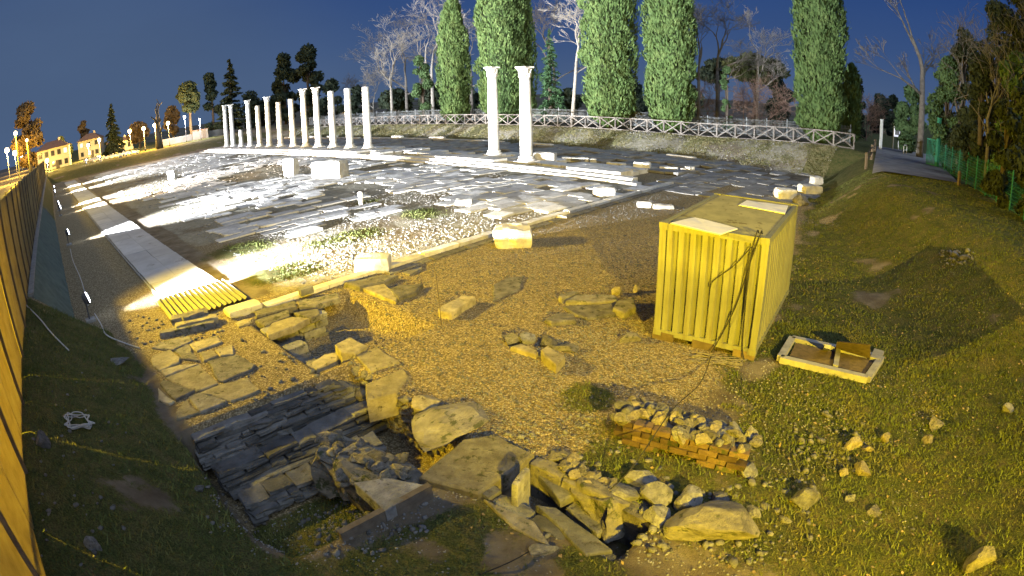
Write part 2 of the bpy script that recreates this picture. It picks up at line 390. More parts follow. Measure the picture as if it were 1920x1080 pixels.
# masks -------------------------------------------------------------
def blob(u, v, cu, cv, ru, rv):
    return np.clip(1.35 - np.sqrt(((u - cu) / ru) ** 2 + ((v - cv) / rv) ** 2), 0, 1)
def pblob(px, py, rx, ry):
    c = GT(px, py); a = GT(px + rx, py); b = GT(px, py + ry)
    return (*UV(c), max(.3, (a - c).length), max(.3, (b - c).length))
PATCH = [pblob(*q) for q in ((655, 445, 60, 26), (528, 512, 62, 30), (440, 470, 60, 22), (800, 402, 60, 12), (1090, 745, 75, 40), (690, 378, 22, 8))]
def masks(u, v):
    n = fbm(u, v, 2.2, 5); n2 = fbm(u, v, 6.0, 9)
    z = T(u, v)
    slope = np.clip(z * 3.0, 0, 1)
    grass = np.clip(slope * 1.4 - .10 + (n - .5) * .6, 0, 1)
    # far bank is thin dry grass, crest plateau grass
    grass = np.where((v > 43) & (u > 11), np.clip(.33 + (n2 - .5) * .8 + (n - .5) * 1.3, .1, 1) * sstep(43, 45, v), grass)
    # left meadow next to the boards
    gl = sstep(1.55, .9, v) if False else (1 - sstep(.85, 1.5, v + (n - .5) * .7)) * (1 - sstep(14.5, 16.2, u + (n - .5) * 1.5))
    grass = np.maximum(grass, gl * .95)
    # foreground meadow in front of the ruins
    gf = (1 - sstep(5.4, 6.4, u * 1.0 + v * .35 + (n - .5) * 1.2)) * (1 - sstep(3.6, 4.6, v + (n - .5) * 1.0))
    grass = np.maximum(grass, gf * .95)
    gp = band(u, 5.6, 7.4, .5, .4) * band(v, 1.6, 3.2, .3, .4) * .8
    grass = np.maximum(grass, gp)
    # right foreground, grass with earth
    gr = (1 - sstep(3.0, 6.2, u + (n - .5) * 2.4)) * sstep(4, 6, v) * (1 - sstep(11, 14, v - 0)) * .75
    gr2 = (1 - sstep(2.2, 4.2, u - .22 * (v - 12) + (n - .5) * 2)) * sstep(10, 12, v) * .85
    grass = np.maximum(grass, np.maximum(gr, gr2))
    for c in PATCH:
        grass = np.maximum(grass, blob(u, v, *c) * np.clip(.2 + n * 1.2, 0, 1))
    bare = np.clip((fbm(u, v, 1.7, 71) - .62) * 6, 0, 1) * (v < 36)
    grass = grass * (1 - .75 * bare)
    grass = np.where(v < -3, .25 * n, grass)
    # gravel court and the bed of the paving
    grav = band(u, 4.6, 15.2, 2.2, .8) * band(v, 5.6, 33, .9, 3)
    grav = np.maximum(grav, .55 * band(u, 15, 105, .5, 3) * band(v, 6.3, 43, 1.0, 2) * np.clip(.2 + n2 * 1.5, 0, 1))
    grav = np.maximum(grav, .75 * (1 - sstep(4.6, 6.0, v)) * band(u, 15, 110, 1.5, 3) * (1 - band(v, 5.0, 6.6, .2, .2)))
    grav = np.maximum(grav, .6 * band(u, 5.5, 14.2, .6, .3) * band(v, 1.6, 8, .4, .3))
    grav = np.where(v < -2.0, 0, grav)
    return np.clip(grass, 0, 1), np.clip(grav, 0, 1)
GR, GV = masks(UU, VV)
loc = (fbm(UU, VV, .7, 21) - .5) * .10 + (fbm(UU, VV, 3.0, 31) - .5) * .22
rough_amt = np.clip(GR * 1.0 + np.clip(ZZ, 0, 1) * .6, 0, 1) * (1 - sstep(60, 90, np.hypot(UU, VV)))
ZZ2 = ZZ + loc * rough_amt * np.where(np.abs(VV) < 3, .55, 1.0) + (vnoise(UU, VV, .22, 77) - .5) * .02 * (1 - sstep(20, 30, np.hypot(UU, VV)))
X = UU * DU[0] + VV * DV[0]; Y = UU * DU[1] + VV * DV[1]
nu, nv = UU.shape
idx = np.arange(nu * nv).reshape(nu, nv)
F = np.stack([idx[:-1, :-1], idx[:-1, 1:], idx[1:, 1:], idx[1:, :-1]], -1).reshape(-1, 4)
me = mesh_np('ground', np.stack([X, Y, ZZ2], -1).reshape(-1, 3), F, True)
# orientation: make the faces look upwards
if me.polygons[len(me.polygons) // 2].normal.z < 0: me.flip_normals()
ca = me.color_attributes.new('cover', 'FLOAT_COLOR', 'POINT')
cc = np.ones((nu * nv, 4), np.float32); cc[:, 0] = GR.ravel(); cc[:, 1] = GV.ravel(); cc[:, 2] = np.clip(band(UU, 15.4, 105, .4, 3) * band(VV, 6.4, 28.5, .8, 1) * np.clip(fbm(UU, VV, 1.6, 41) * 1.9 - .28, 0, 1) + band(UU, 9, 106, 4, 6) * band(VV, 43.8, 50, .6, 4) * np.clip(fbm(UU, VV, 2.5, 43) * 1.6 + .05, 0, 1), 0, 1).ravel()
ca.data.foreach_set('color', cc.ravel())
def ground_mat():
    m, t, b = new_mat('ground_cover'); v = vec_coord(t, 'Position')
    at = nd(t, 'ShaderNodeAttribute'); at.attribute_name = 'cover'
    sp = nd(t, 'ShaderNodeSeparateColor'); t.links.new(at.outputs['Color'], sp.inputs[0])
    nf = noise_n(t, v, 9, 6, .75); nb = noise_n(t, v, 1.3, 5, .65)
    earth = ramp_n(t, nb, [(.3, (.085, .068, .048)), (.5, (.145, .122, .09)), (.7, (.215, .19, .15))])
    vo = nd(t, 'ShaderNodeTexVoronoi'); vo.inputs['Scale'].default_value = 28; t.links.new(v, vo.inputs['Vector'])
    sepc = nd(t, 'ShaderNodeSeparateColor'); t.links.new(vo.outputs['Color'], sepc.inputs[0])
    grav = ramp_n(t, sepc.outputs[0], [(.0, (.17, .135, .075)), (.5, (.31, .255, .155)), (1.0, (.49, .42, .28))])
    ge = ramp_n(t, vo.outputs['Distance'], [(.30, (1, 1, 1)), (.70, (.45, .43, .40))])
    grav = mix_n(t, .8, grav, ge, 'MULTIPLY')
    gras = ramp_n(t, noise_n(t, v, 2.2, 7, .8), [(.28, (.044, .058, .018)), (.45, (.078, .090, .027)), (.58, (.120, .112, .042)), (.72, (.17, .13, .065))])
    gfine = ramp_n(t, noise_n(t, v, 34, 3, .8), [(.35, (.45, .45, .45)), (.65, (1.35, 1.35, 1.3))])
    gras = mix_n(t, 1.0, gras, gfine, 'MULTIPLY')
    def soft(ch, lo, hi):
        a = mth(t, 'ADD', ch, mth(t, 'MULTIPLY', mth(t, 'SUBTRACT', nf, .5), .9))
        r = nd(t, 'ShaderNodeMapRange', interpolation_type='SMOOTHSTEP'); r.inputs[1].default_value = lo; r.inputs[2].default_value = hi
        t.links.new(a, r.inputs[0]); return r.outputs[0]
    fg = soft(sp.outputs[1], .30, .60); fr = soft(sp.outputs[0], .35, .60)
    col = mix_n(t, fg, earth, grav)
    pale = ramp_n(t, noise_n(t, v, 3.1, 6, .8), [(.3, (.17, .165, .115)), (.50, (.33, .32, .25)), (.72, (.52, .51, .45))])
    col = mix_n(t, mth(t, 'MULTIPLY', soft(sp.outputs[2], .35, .75), .65), col, pale)
    col = mix_n(t, fr, col, gras)
    t.links.new(col, b.inputs['Base Color']); b.inputs['Roughness'].default_value = .95; b.inputs['Specular IOR Level'].default_value = .15
    inv = mth(t, 'SUBTRACT', 1.0, vo.outputs['Distance'])
    h = mth(t, 'ADD', mth(t, 'MULTIPLY', inv, mth(t, 'MULTIPLY', fg, .8)), mth(t, 'MULTIPLY', noise_n(t, v, 26, 7, .8), 1.3))
    bump_n(t, b, h, 1.0, .035)
    return m
ground = link('ground', me, ground_mat()); tag(ground, 'gravel, earth and grass ground of the excavated forum and its banks', 'ground', kind='structure')

# ------------------------------------------------------------------ lamps that light the place
def look(o, d):
    o.rotation_euler = Vector(d).to_track_quat('-Z', 'Y').to_euler()
M['lens'] = emat('flood_lens', (.80, .86, 1.0), 30.0)
M['globe'] = emat('street_globe', (1.0, .72, .30), 26.0)
M['globe_white'] = emat('street_globe_white', (.85, .9, 1.0), 20.0)
def floodlight(u, v, label, aim, power, color=(.93, .96, 1.0), size=62, z=.75, pool=True, sc_=1.0):
    zb = Ts(u, v); P = W(u, v, zb)
    d = Vector(aim) - Vector((P.x, P.y, zb + z)); dh = d.normalized()
    t = empty('floodlight', P, math.atan2(d.y, d.x)); tag(t, label, 'floodlight', 'floodlights along the corrugated wall')
    b = MB(); b.box((-.05, 0, .04), (.34, .40, .08)); b.build('base_block', M['concrete'], t)
    b = MB(); b.tube([(-.08, 0, .08), (-.08, 0, z - .12)], .025, 8); b.build('post', M['housing'], t)
    b = MB(); b.beam((-.08, -.24, z - .12), (-.08, .24, z - .12), .03, .03)
    for s in (-1, 1): b.beam((-.08, .24 * s, z - .13), (-.04, .24 * s, z + .10), .03, .025)
    b.build('bracket', M['housing'], t)
    h = MB(); h.lathe([(.10, -.16), (.17, -.13), (.205, -.02), (.215, .02), (.20, .035)], 20)
    el = math.asin(dh.z)
    R_ = (0, rad(90) - el, 0)
    ho = h.build('housing', M['housing'], t, True, (0, 0, z), R_)
    l = MB(); l.lathe([(.185, 0), (.185, .012), (.12, .03), (.01, .036)], 20)
    l.build('lens', M['lens'], t, True, (.037 * math.cos(el), 0, z + .037 * math.sin(el)), R_)
    L = bpy.data.lights.new('flood_beam', 'SPOT'); L.energy = power; L.color = color
    L.spot_size = rad(size); L.spot_blend = 1.0; L.shadow_soft_size = .12
    lo = bpy.data.objects.new('flood_beam', L); COL.objects.link(lo)
    lo.location = Vector((P.x, P.y, zb + z)) + dh * .14; look(lo, d)
    L = bpy.data.lights.new('flood_spill', 'SPOT'); L.energy = power * .016; L.color = color; L.spot_size = rad(52); L.spot_blend = .75; L.shadow_soft_size = .12
    l2 = bpy.data.objects.new('flood_spill', L); COL.objects.link(l2); l2.location = lo.location.copy(); look(l2, Vector((dh.x, dh.y, -.20)))
    return t
def aim_uv(u, v, z): return W(u, v, z)
FL = [(18.5, .40, (21, 42, 12.5), .85, (.94, .96, 1.0), 74), (35.0, .40, (38, 40, 9.0), 1.0, (.94, .96, 1.0), 68), (52.4, .25, (52, 40, 9.0), 1.0, (1.0, .86, .72), 68),
      (57.4, .15, (60, 40, 9.0), 1.0, (.95, .96, 1.0), 68), (77, -.05, (76, 40, 8.5), .8, (.92, .95, 1.0), 68), (88.5, -.1, (90, 40, 8.5), .8, (.85, .90, 1.0), 68)]
fl_names = ['floodlight with a cable, first from the end of the corrugated wall', 'floodlight standing half way along the bare gravel strip beside the walkway',
            'warm white floodlight, nearer of a close pair by the wall', 'cool floodlight, farther of a close pair by the wall',
            'floodlight second from the far end of the corrugated wall', 'last floodlight at the far end of the corrugated wall']
for (u, v, a, k, c, s), nm in zip(FL, fl_names):
    floodlight(u, v, nm, aim_uv(*a), FLOOD_W * k, c, s)

def street_lamp(P, h, label, group, mat='globe', power=900.0, color=(1.0, .62, .16), r=.22, kind='globe', arm=None):
    t = empty('street_lamp', P); tag(t, label, 'street lamp', group)
    b = MB(); b.lathe([(.12, 0), (.12, .5), (.075, .6), (.05, h - r * 1.2)], 10); b.build('pole', M['housing'], t, True)
    if arm:
        b = MB(); b.tube([(0, 0, h - .3), (arm[0] * .5, arm[1] * .5, h + .05), (arm[0], arm[1], h + .1)], .035, 6); b.build('arm', M['housing'], t, True)
        b = MB(); b.lathe([(.05, .12), (.20, .10), (.26, 0.0), (.24, -.02)], 12, (arm[0], arm[1], h)); b.build('head', M['housing'], t, True)
        b = MB(); b.lathe([(.03, -.10), (.13, -.08), (.2, -.022)], 12, (arm[0], arm[1], h)); b.build('bulb', M[mat], t, True)
        lp = Vector(P) + Vector((arm[0], arm[1], h - .25))
    else:
        b = MB(); b.lathe([(.02, -r), (r * .7, -r * .72), (r, 0), (r * .7, r * .72), (.02, r)], 14, (0, 0, h)); b.build('globe', M[mat], t, True)
        b = MB(); b.lathe([(.07, -r - .14), (.10, -r - .02), (.05, -r + .03)], 10, (0, 0, h)); b.build('collar', M['housing'], t, True)
        lp = Vector(P) + Vector((0, 0, h - r - .35)) + Vector((0, -.35, 0))
    if power:
        L = bpy.data.lights.new('lamp_light', 'POINT'); L.energy = power; L.color = color; L.shadow_soft_size = .25
        lo = bpy.data.objects.new('lamp_light', L); COL.objects.link(lo); lo.location = lp
    return t
# sodium street lamp on the bank beside the camera: lights court, container and bank
def sodium(P, h, aim, power, label, size=120, blend=.8):
    t = empty('street_lamp', P); tag(t, label, 'street lamp')
    b = MB(); b.lathe([(.11, -.3), (.11, .7), (.07, .8), (.05, h)], 12); b.build('pole', M['housing'], t, True)
    d = (Vector(aim) - (Vector(P) + Vector((0, 0, h)))).normalized()
    b = MB(); b.box((0, 0, h + .08), (.30, .30, .12)); b.beam((0, 0, h + .02), (d.x * .35, d.y * .35, h + .02), .24, .09); b.build('head', M['housing'], t)
    L = bpy.data.lights.new('sodium_light', 'SPOT'); L.energy = power; L.color = SODIUM; L.spot_size = rad(size); L.spot_blend = blend; L.shadow_soft_size = .10
    lo = bpy.data.objects.new('sodium_light', L); COL.objects.link(lo); lo.location = Vector(P) + Vector((d.x * .5, d.y * .5, h - .1)); look(lo, d)
    return t
sp_ = W(-8.5, -3.3, Ts(-8.5, -3.3))
sodium(sp_, 5.83 - sp_.z, (1.5, 20, .8), SODIUM_W, 'sodium street lamp on the sidewalk behind the viewpoint', 82, 1.0)

# ------------------------------------------------------------------ forum paving
def slab_poly(rng, u0, u1, v0, v1, j, cut=.25):
    pts = [(u0, v0), (u1, v0), (u1, v1), (u0, v1)]
    out = []
    for i, (a, b) in enumerate(pts):
        a += rng.uniform(-j, j); b += rng.uniform(-j, j)
        n = pts[(i + 1) % 4]; p = pts[i - 1]
        if rng.random() < cut:                      # broken corner
            c = rng.uniform(.12, .35)
            out.append((a + (p[0] - a) * c, b + (p[1] - b) * c)); out.append((a + (n[0] - a) * c * .7, b + (n[1] - b) * c * .7))
        else: out.append((a, b))
        if rng.random() < .4:
            out.append(((a + n[0]) / 2 + rng.uniform(-j, j) * .8, (b + n[1]) / 2 + rng.uniform(-j, j) * .8))
    return out
rng = random.Random(11)
slabs = []
EARTH = [pblob(*q) for q in ((500, 326, 70, 10), (650, 356, 70, 8), (250, 345, 70, 7), (760, 372, 70, 10))]
def paved(u, v):
    if u < 15.7 or u > 104 or v < 6.9 or v > 27.6: return 0
    n = float(fbm(np.array(u), np.array(v), 4.2, 51)); k = .30 + 1.1 * n
    for c in PATCH: k -= 2.2 * float(blob(u, v, *c))
    for c in EARTH: k -= 1.6 * float(blob(u, v, *c))
    # rubble bed close to the kerb where the slabs are robbed out
    k -= 1.0 * (1 - float(sstep(19.5, 23.5, u + .12 * (v - 8)))) * (1 - float(sstep(13, 19, v)))
    if v < 8.2: k -= .3
    return k
u = 15.8
while u < 104:
    w = rng.uniform(.75, 1.15); v = 6.9 + rng.uniform(0, .8)
    while v < 27.6:
        l = rng.uniform(.9, 2.0)
        if paved(u + w / 2, v + l / 2) > rng.uniform(.42, .88):
            slabs.append((slab_poly(rng, u + .03, u + w - .03, v + .03, v + l - .03, .06), rng.uniform(.03, .10)))
        v += l
    u += w
pav = empty('forum_paving'); tag(pav, 'broken pale limestone paving of the forum floor', 'paving', kind='structure')
def slab_key(s):
    c = W(sum(p[0] for p in s[0]) / len(s[0]), sum(p[1] for p in s[0]) / len(s[0])); return c.length
slabs.sort(key=slab_key)
def add_slab(mb, poly, top, rng, base=0.0, tilt=.02, thick=.16):
    P = [W(*p) for p in poly]; ar = sum(P[i].x * P[i - 1].y - P[i - 1].x * P[i].y for i in range(len(P)))
    if ar > 0: P = P[::-1]
    tx, ty = rng.uniform(-tilt, tilt), rng.uniform(-tilt, tilt); c = sum(P, Vector()) / len(P)
    jz = [(p.x - c.x) * tx + (p.y - c.y) * ty + rng.uniform(-.006, .006) for p in P]
    mb.prism([(p.x, p.y) for p in P], base + top - thick, base + top, .022, jz)
for i, (poly, top) in enumerate(slabs[:290]):
    b = MB(); add_slab(b, poly, top, rng); b.build('paving_slab', M['slab'], pav)
b = MB()
for poly, top in slabs[290:]: add_slab(b, poly, top, rng)
o = b.build('far_paving_slabs', M['slab_far'], pav); o['kind'] = 'stuff'
# paving at the right-hand end and the dark portico floor behind the columns
b = MB(); u = 6.6
while u < 16.6:
    w = rng.uniform(.8, 1.3); v = max(27.2, 24.0 + 3.0 * max(0, 9.5 - u)) + rng.uniform(0, .8)
    while v < 43.4:
        l = rng.uniform(1.0, 2.2)
        if rng.random() < .80: add_slab(b, slab_poly(rng, u + .03, u + w - .03, v + .03, v + l - .03, .06), rng.uniform(.02, .09), rng)
        v += l
    u += w
for _ in range(2): pass
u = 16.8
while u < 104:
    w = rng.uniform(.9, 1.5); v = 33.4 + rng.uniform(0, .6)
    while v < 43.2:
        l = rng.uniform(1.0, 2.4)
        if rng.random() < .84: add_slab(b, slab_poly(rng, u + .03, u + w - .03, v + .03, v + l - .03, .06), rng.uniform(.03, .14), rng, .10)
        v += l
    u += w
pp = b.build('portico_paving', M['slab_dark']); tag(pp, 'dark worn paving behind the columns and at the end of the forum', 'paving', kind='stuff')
# rubble bed: small flat stones too many to count
ICO = bmesh.new(); bmesh.ops.create_icosphere(ICO, subdivisions=1, radius=1.0)
ICO_V = np.array([v.co for v in ICO.verts]); ICO_F = np.array([[v.index for v in f.verts] for f in ICO.faces]); ICO.free()
def pebbles(name, pts, sizes, mat, seed, flat=.55, sink=.3):
    r = np.random.default_rng(seed); n = len(pts)
    base = ICO_V[None] * (1 + (r.random((n, len(ICO_V), 1)) - .5) * .7)
    s = np.stack([sizes * r.uniform(.7, 1.4, n), sizes * r.uniform(.6, 1.1, n), sizes * r.uniform(.6, 1.2, n) * flat], -1)[:, None, :]
    a = r.uniform(0, 6.28, n); c, sn = np.cos(a)[:, None], np.sin(a)[:, None]
    V = base * s; x = V[..., 0] * c - V[..., 1] * sn; y = V[..., 0] * sn + V[..., 1] * c
    V = np.stack([x, y, V[..., 2]], -1) + np.asarray(pts)[:, None, :]
    V[..., 2] += (s[:, :, 2] * (1 - 2 * sink))
    F = (ICO_F[None] + (np.arange(n) * len(ICO_V))[:, None, None]).reshape(-1, 3)
    return link(name, mesh_np(name, V.reshape(-1, 3), F), mat)
def scatter_uv(n, u0, u1, v0, v1, seed, dens=None):
    r = np.random.default_rng(seed); u = r.uniform(u0, u1, n); v = r.uniform(v0, v1, n)
    if dens is not None:
        k = r.random(n) < dens(u, v); u, v = u[k], v[k]
    z = T(u, v); return np.stack([u * DU[0] + v * DV[0], u * DU[1] + v * DV[1], z], -1), u, v
pts, _, _ = scatter_uv(26000, 15.6, 27, 6.8, 27, 4, lambda u, v: .35 + .6 * (fbm(u, v, 2.5, 61) > .5) * (1 - .6 * sstep(20, 25, u)))
o = pebbles('rubble_bed', pts, np.random.default_rng(1).uniform(.018, .06, len(pts)), M['chips'], 5, .32); tag(o, 'small broken stones and chippings bedded between the forum slabs', 'rubble', kind='stuff')
pts, _, _ = scatter_uv(5200, 27, 104, 6.8, 27.6, 14, lambda u, v: .15 + .8 * (fbm(u, v, 3.5, 62) > .5))
o = pebbles('rubble_bed', pts, np.random.default_rng(2).uniform(.05, .15, len(pts)), M['chips'], 6, .28); tag(o, 'stone chippings strewn over the far half of the forum floor', 'rubble', kind='stuff')
pts, _, _ = scatter_uv(16000, 4.4, 15.2, 5.3, 27, 24, lambda u, v: masks(u, v)[1] * .9)
o = pebbles('gravel', pts, np.random.default_rng(3).uniform(.012, .032, len(pts)), M['greystone'], 7, .7); tag(o, 'loose gravel stones of the court in front of the container', 'gravel', kind='stuff')

pts, _, _ = scatter_uv(9000, 9, 100, 43.4, 50, 34, lambda u, v: .3 + .6 * (fbm(u, v, 1.5, 63) > .5))
o = pebbles('bank_stones', pts, np.random.default_rng(4).uniform(.03, .10, len(pts)), M['chips'], 8, .6); tag(o, 'small stones and clods littering the far bank', 'rubble', kind='stuff')
pts, _, _ = scatter_uv(15000, -1, 7.5, 1.0, 12, 44, lambda u, v: 1.0 - .75 * masks(u, v)[0])
o = pebbles('soil_crumbs', pts, np.random.default_rng(5).uniform(.006, .022, len(pts)), M['greystone'], 9, .7); tag(o, 'crumbs of soil and grit on the bare ground of the ruins', 'soil', kind='stuff')
# kerb: long white stones between the paving and the gravel court
kerb = empty('stone_kerb', W(15, 16, 0)); tag(kerb, 'long row of narrow white kerb stones edging the gravel court', 'kerb')
v = 5.3
k = 0
while v < 30.5:
    l = rng.uniform(1.3, 2.4); uc = 14.62 + (v - 5) * .042
    P0, P1 = W(uc, v + .02), W(uc + l * .042, v + l - .02)
    b = MB(); d = (P1 - P0); a = math.atan2(d.y, d.x); c = (P0 + P1) / 2
    b.box((0, 0, 0), (d.length, .36 + rng.uniform(-.03, .03), .30), None, .012, rng)
    o = b.build('kerb_stone', M['limestone'], kerb); o.location = c - kerb.location + Vector((0, 0, -.03 + rng.uniform(-.02, .02))); o.rotation_euler = (0, 0, a)
    if v > 9:
        b = MB(); b.box((0, 0, 0), (d.length * .96, .30, .16), None, .015, rng)
        o = b.build('kerb_stone', M['oldstone'], kerb); o.location = c - kerb.location + W(-.50, 0, -.04); o.rotation_euler = (0, 0, a)
    v += l

# ------------------------------------------------------------------ stepped platform of the colonnade
plat = empty('stepped_platform', W(60, 29, 0)); tag(plat, 'long white stone steps running under the row of columns', 'steps')
shared = {}
for c, (v0, z0, z1, ua, ub) in enumerate(((28.3, -.1, .17, 16.8, 101.5), (28.85, .0, .34, 17.4, 101), (29.4, .0, .50, 18.6, 100.5))):
    u = ua
    while u < ub:
        l = rng.choice((1.7, 2.1, 2.5)); key = (c, l, rng.randint(0, 2))
        skip = (c == 2 and 19 < u < 50 and rng.random() < .33) or (c == 1 and u < 20 and rng.random() < .3)
        if not skip:
            if key not in shared:
                b = MB(); dep = (.60, .60, 4.0)[c]
                b.box((dep / 2 if c < 2 else 1.5 / 2, 0, (z0 + z1) / 2), (dep if c < 2 else 1.5, l - .035, z1 - z0), None, .014, rng)
                shared[key] = b.mesh('step_block'); shared[key].materials.append(M['limestone'])
            o = link('step_block', shared[key], None, plat)
            o.location = W(u + l / 2, v0, rng.uniform(-.018, .012)) - plat.location; o.rotation_euler = (0, 0, ANG_V)
        u += l
# floor under the columns
b = MB(); u = 19
while u < 101:
    w = rng.uniform(1.2, 2.0); v = 30.95
    while v < 33.4:
        l = rng.uniform(.9, 1.5)
        if rng.random() < .85: add_slab(b, slab_poly(rng, u + .03, u + w - .03, v + .03, v + l - .03, .06), rng.uniform(.0, .05), rng, .40 if u > 30 else .26, .02, .5)
        v += l
    u += w
o = b.build('platform_floor', M['slab_far'], plat, loc=-plat.location); o['kind'] = 'stuff'

# columns ------------------------------------------------------------
def capital(mb, r, h):
    n = 16
    mb.lathe([(r * .98, 0), (r * 1.10, .03), (r * 1.10, .07), (r * .96, .09), (r * .98, h * .45), (r * 1.10, h * .72), (r * 1.25, h * .86)], 20)
    for ring, (zz, hh, rr, ph) in enumerate(((.09, h * .38, 1.02, 0), (.09 + h * .26, h * .40, 1.06, .5))):
        for k in range(8):
            a = (k + ph) * math.pi / 4; c, s = math.cos(a), math.sin(a)
            pts = [(rr * r * c, rr * r * s, zz), (rr * r * 1.06 * c, rr * r * 1.06 * s, zz + hh * .6), (rr * r * 1.18 * c, rr * r * 1.18 * s, zz + hh * .95), (rr * r * 1.24 * c, rr * r * 1.24 * s, zz + hh * .80)]
            mb.tube(pts, [r * .20, r * .18, r * .13, r * .05], 5)
    for k in range(4):
        a = (k + .5) * math.pi / 2; c, s = math.cos(a), math.sin(a)
        mb.tube([(r * 1.15 * c, r * 1.15 * s, h * .62), (r * 1.36 * c, r * 1.36 * s, h * .80), (r * 1.45 * c, r * 1.45 * s, h * .74)], [r * .12, r * .17, r * .08], 6)
    w = r * 1.16
    mb.prism([(w * 1.12, w * 1.12), (0, w * .88), (-w * 1.12, w * 1.12), (-w * .88, 0), (-w * 1.12, -w * 1.12), (0, -w * .88), (w * 1.12, -w * 1.12), (w * .88, 0)][::-1], h * .86, h, .02)
def column(u, v, zb, H, r, cap, label, mat='marble', flutes=0, base=True, lean=0.0, seed=0):
    t = empty('column', W(u, v, zb), ANG_V); tag(t, label, 'column', 'standing columns of the forum')
    t.rotation_euler = (rad(lean), 0, ANG_V)
    z = -.06
    if base:
        b = MB(); b.box((0, 0, .02), (r * 2.9, r * 2.9, .16), None, .01, random.Random(seed)); b.build('plinth', M[mat], t)
        b = MB(); b.lathe([(r * 1.38, .10), (r * 1.44, .16), (r * 1.40, .23), (r * 1.18, .27), (r * 1.14, .32), (r * 1.26, .36), (r * 1.26, .41), (r * 1.06, .46)], 24); b.build('base', M[mat], t, True)
        z = .46
    hc = .78 * (r / .4) if cap else 0
    rs = random.Random(seed); ph = rs.uniform(0, 6); 
    def wob(a, zz):
        w = 1 + .018 * math.sin(2 * a + ph + zz) + .012 * math.sin(5 * a + zz * 2.3 + ph)
        if flutes and zz > flutes: w *= 1 - .05 * (.5 + .5 * math.cos(a * 14))
        return w
    b = MB(); prof = []; nseg = 16; top = H - hc; jn = sorted(rs.sample(range(3, 14), 2 + (seed % 2)))
    for i in range(nseg + 1):
        f = i / nseg; rr = r * (1 - .16 * f - .02 * math.sin(math.pi * f) * -1.0)
        prof.append((rr * (1 + rs.uniform(-.016, .016)), z + (top - z) * f))
        if i in jn: zz_ = z + (top - z) * f; prof += [(rr * .955, zz_ + .012), (rr * .955, zz_ + .035), (rr * (1 + rs.uniform(-.015, .015)), zz_ + .05)]
    b.lathe(prof, 56 if flutes else 28, (0, 0, 0), True, wob)
    if not cap:                                 # broken head
        pass
    b.build('shaft', M[mat], t, True)
    if cap:
        b = MB(); capital(b, r * .80, hc); b.build('capital', M['marble'], t, False, (0, 0, H - hc))
    return t
COLS = [(97.19, 7.35, 1, 'marble', 'capital-topped column at the far end of the row, furthest from the tall pair'),
        (93.63, 7.25, 1, 'marble', 'capital-topped column standing beside the short stub, on its far side'),
        (89.47, 2.75, 0, 'marble', 'short broken column stub, knee-high to its neighbours in the row'),
        (85.19, 7.35, 1, 'marble', 'capital-topped column just past the short stub'),
        (81.04, 6.2, 0, 'marble_warm', 'plain column without capital, second past the short stub'),
        (77.19, 7.25, 1, 'marble_warm', 'capital-topped column between two plain ochre columns'),
        (73.13, 6.2, 0, 'marble_warm', 'plain ochre-stained column, farther of two plain neighbours'),
        (68.9, 6.35, 0, 'marble_warm', 'plain ochre-stained column, nearer of two plain neighbours'),
        (65.18, 7.4, 1, 'marble_warm', 'capital-topped column with ochre patches, first of two capitals side by side'),
        (61.68, 7.3, 1, 'marble', 'white capital-topped column beside the plain white columns'),
        (57.95, 6.55, 0, 'marble', 'plain white column next to a capital-topped one'),
        (54.19, 6.6, 0, 'marble', 'plain white column, second from the near end of the row'),
        (50.5, 6.5, 0, 'marble', 'plain grey-veined column at the near end of the long row')]
for i, (u, H, cap, mt, lb) in enumerate(COLS):
    column(u, 32.2, .42, H, .40 if H > 4 else .36, cap, lb, mt, 0, True, random.Random(i).uniform(-.6, .6), i)
column(32.15, 32.2, .40, 7.15, .44, 1, 'tall standing column of the lone pair, smooth shaft with carved capital', 'marble', 4.6, True, 0, 31)
column(27.75, 31.1, .28, 7.05, .47, 1, 'tall fluted column of the lone pair beside a fallen drum', 'marble', 3.4, True, 0, 32)

# ------------------------------------------------------------------ corrugated sheets
def corrugated(L, H, pitch, depth, thick=.012, sharp=False):
    """sheet in x (0..L) and z (0..H), waves in y"""
    n = max(2, int(L / pitch)); xs = []; ys = []
    for i in range(n):
        x = i * L / n; w = L / n
        prof = ((0, 0), (.30, 0), (.42, 1), (.88, 1)) if sharp else ((0, 0), (.25, .5), (.5, 1), (.75, .5))
        for a, y in prof: xs.append(x + a * w); ys.append(y * depth)
    xs.append(L); ys.append(0)
    V = []; F = []; k = len(xs)
    for off in (0, -thick):
        for z in (0, H):
            for x, y in zip(xs, ys): V.append((x, y + off, z))
    for i in range(k - 1):
        F.append((i, i + 1, k + i + 1, k + i)); F.append((2 * k + i + 1, 2 * k + i, 3 * k + i, 3 * k + i + 1))
        F.append((i + 1, i, 2 * k + i, 2 * k + i + 1)); F.append((k + i, k + i + 1, 3 * k + i + 1, 3 * k + i))
    return V, F
def mat_uvz(u, v, z, along='u', lean=0.0):
    """local x along u, local y towards +v, local z up"""
    ex = Vector((DU[0], DU[1], 0)); ey = Vector((DV[0], DV[1], 0)); ez = Vector((0, 0, 1))
    R = Matrix(((ex.x, ey.x, 0, 0), (ex.y, ey.y, 0, 0), (0, 0, 1, 0), (0, 0, 0, 1)))
    return Matrix.Translation(W(u, v, z)) @ R @ Matrix.Rotation(lean, 4, 'X')
cw = empty('corrugated_wall', W(17.2, -.3, 0)); tag(cw, 'low leaning wall of dark green corrugated sheets beside the walkway', 'wall')
H = 2.02; lean = math.atan2(1.06, 1.70)
V, F = corrugated(4.0, H, .33, .12)
bme = MB(); bme.add(V, F); cme = bme.mesh('corrugated_sheet'); cme.materials.append(M['tin'])
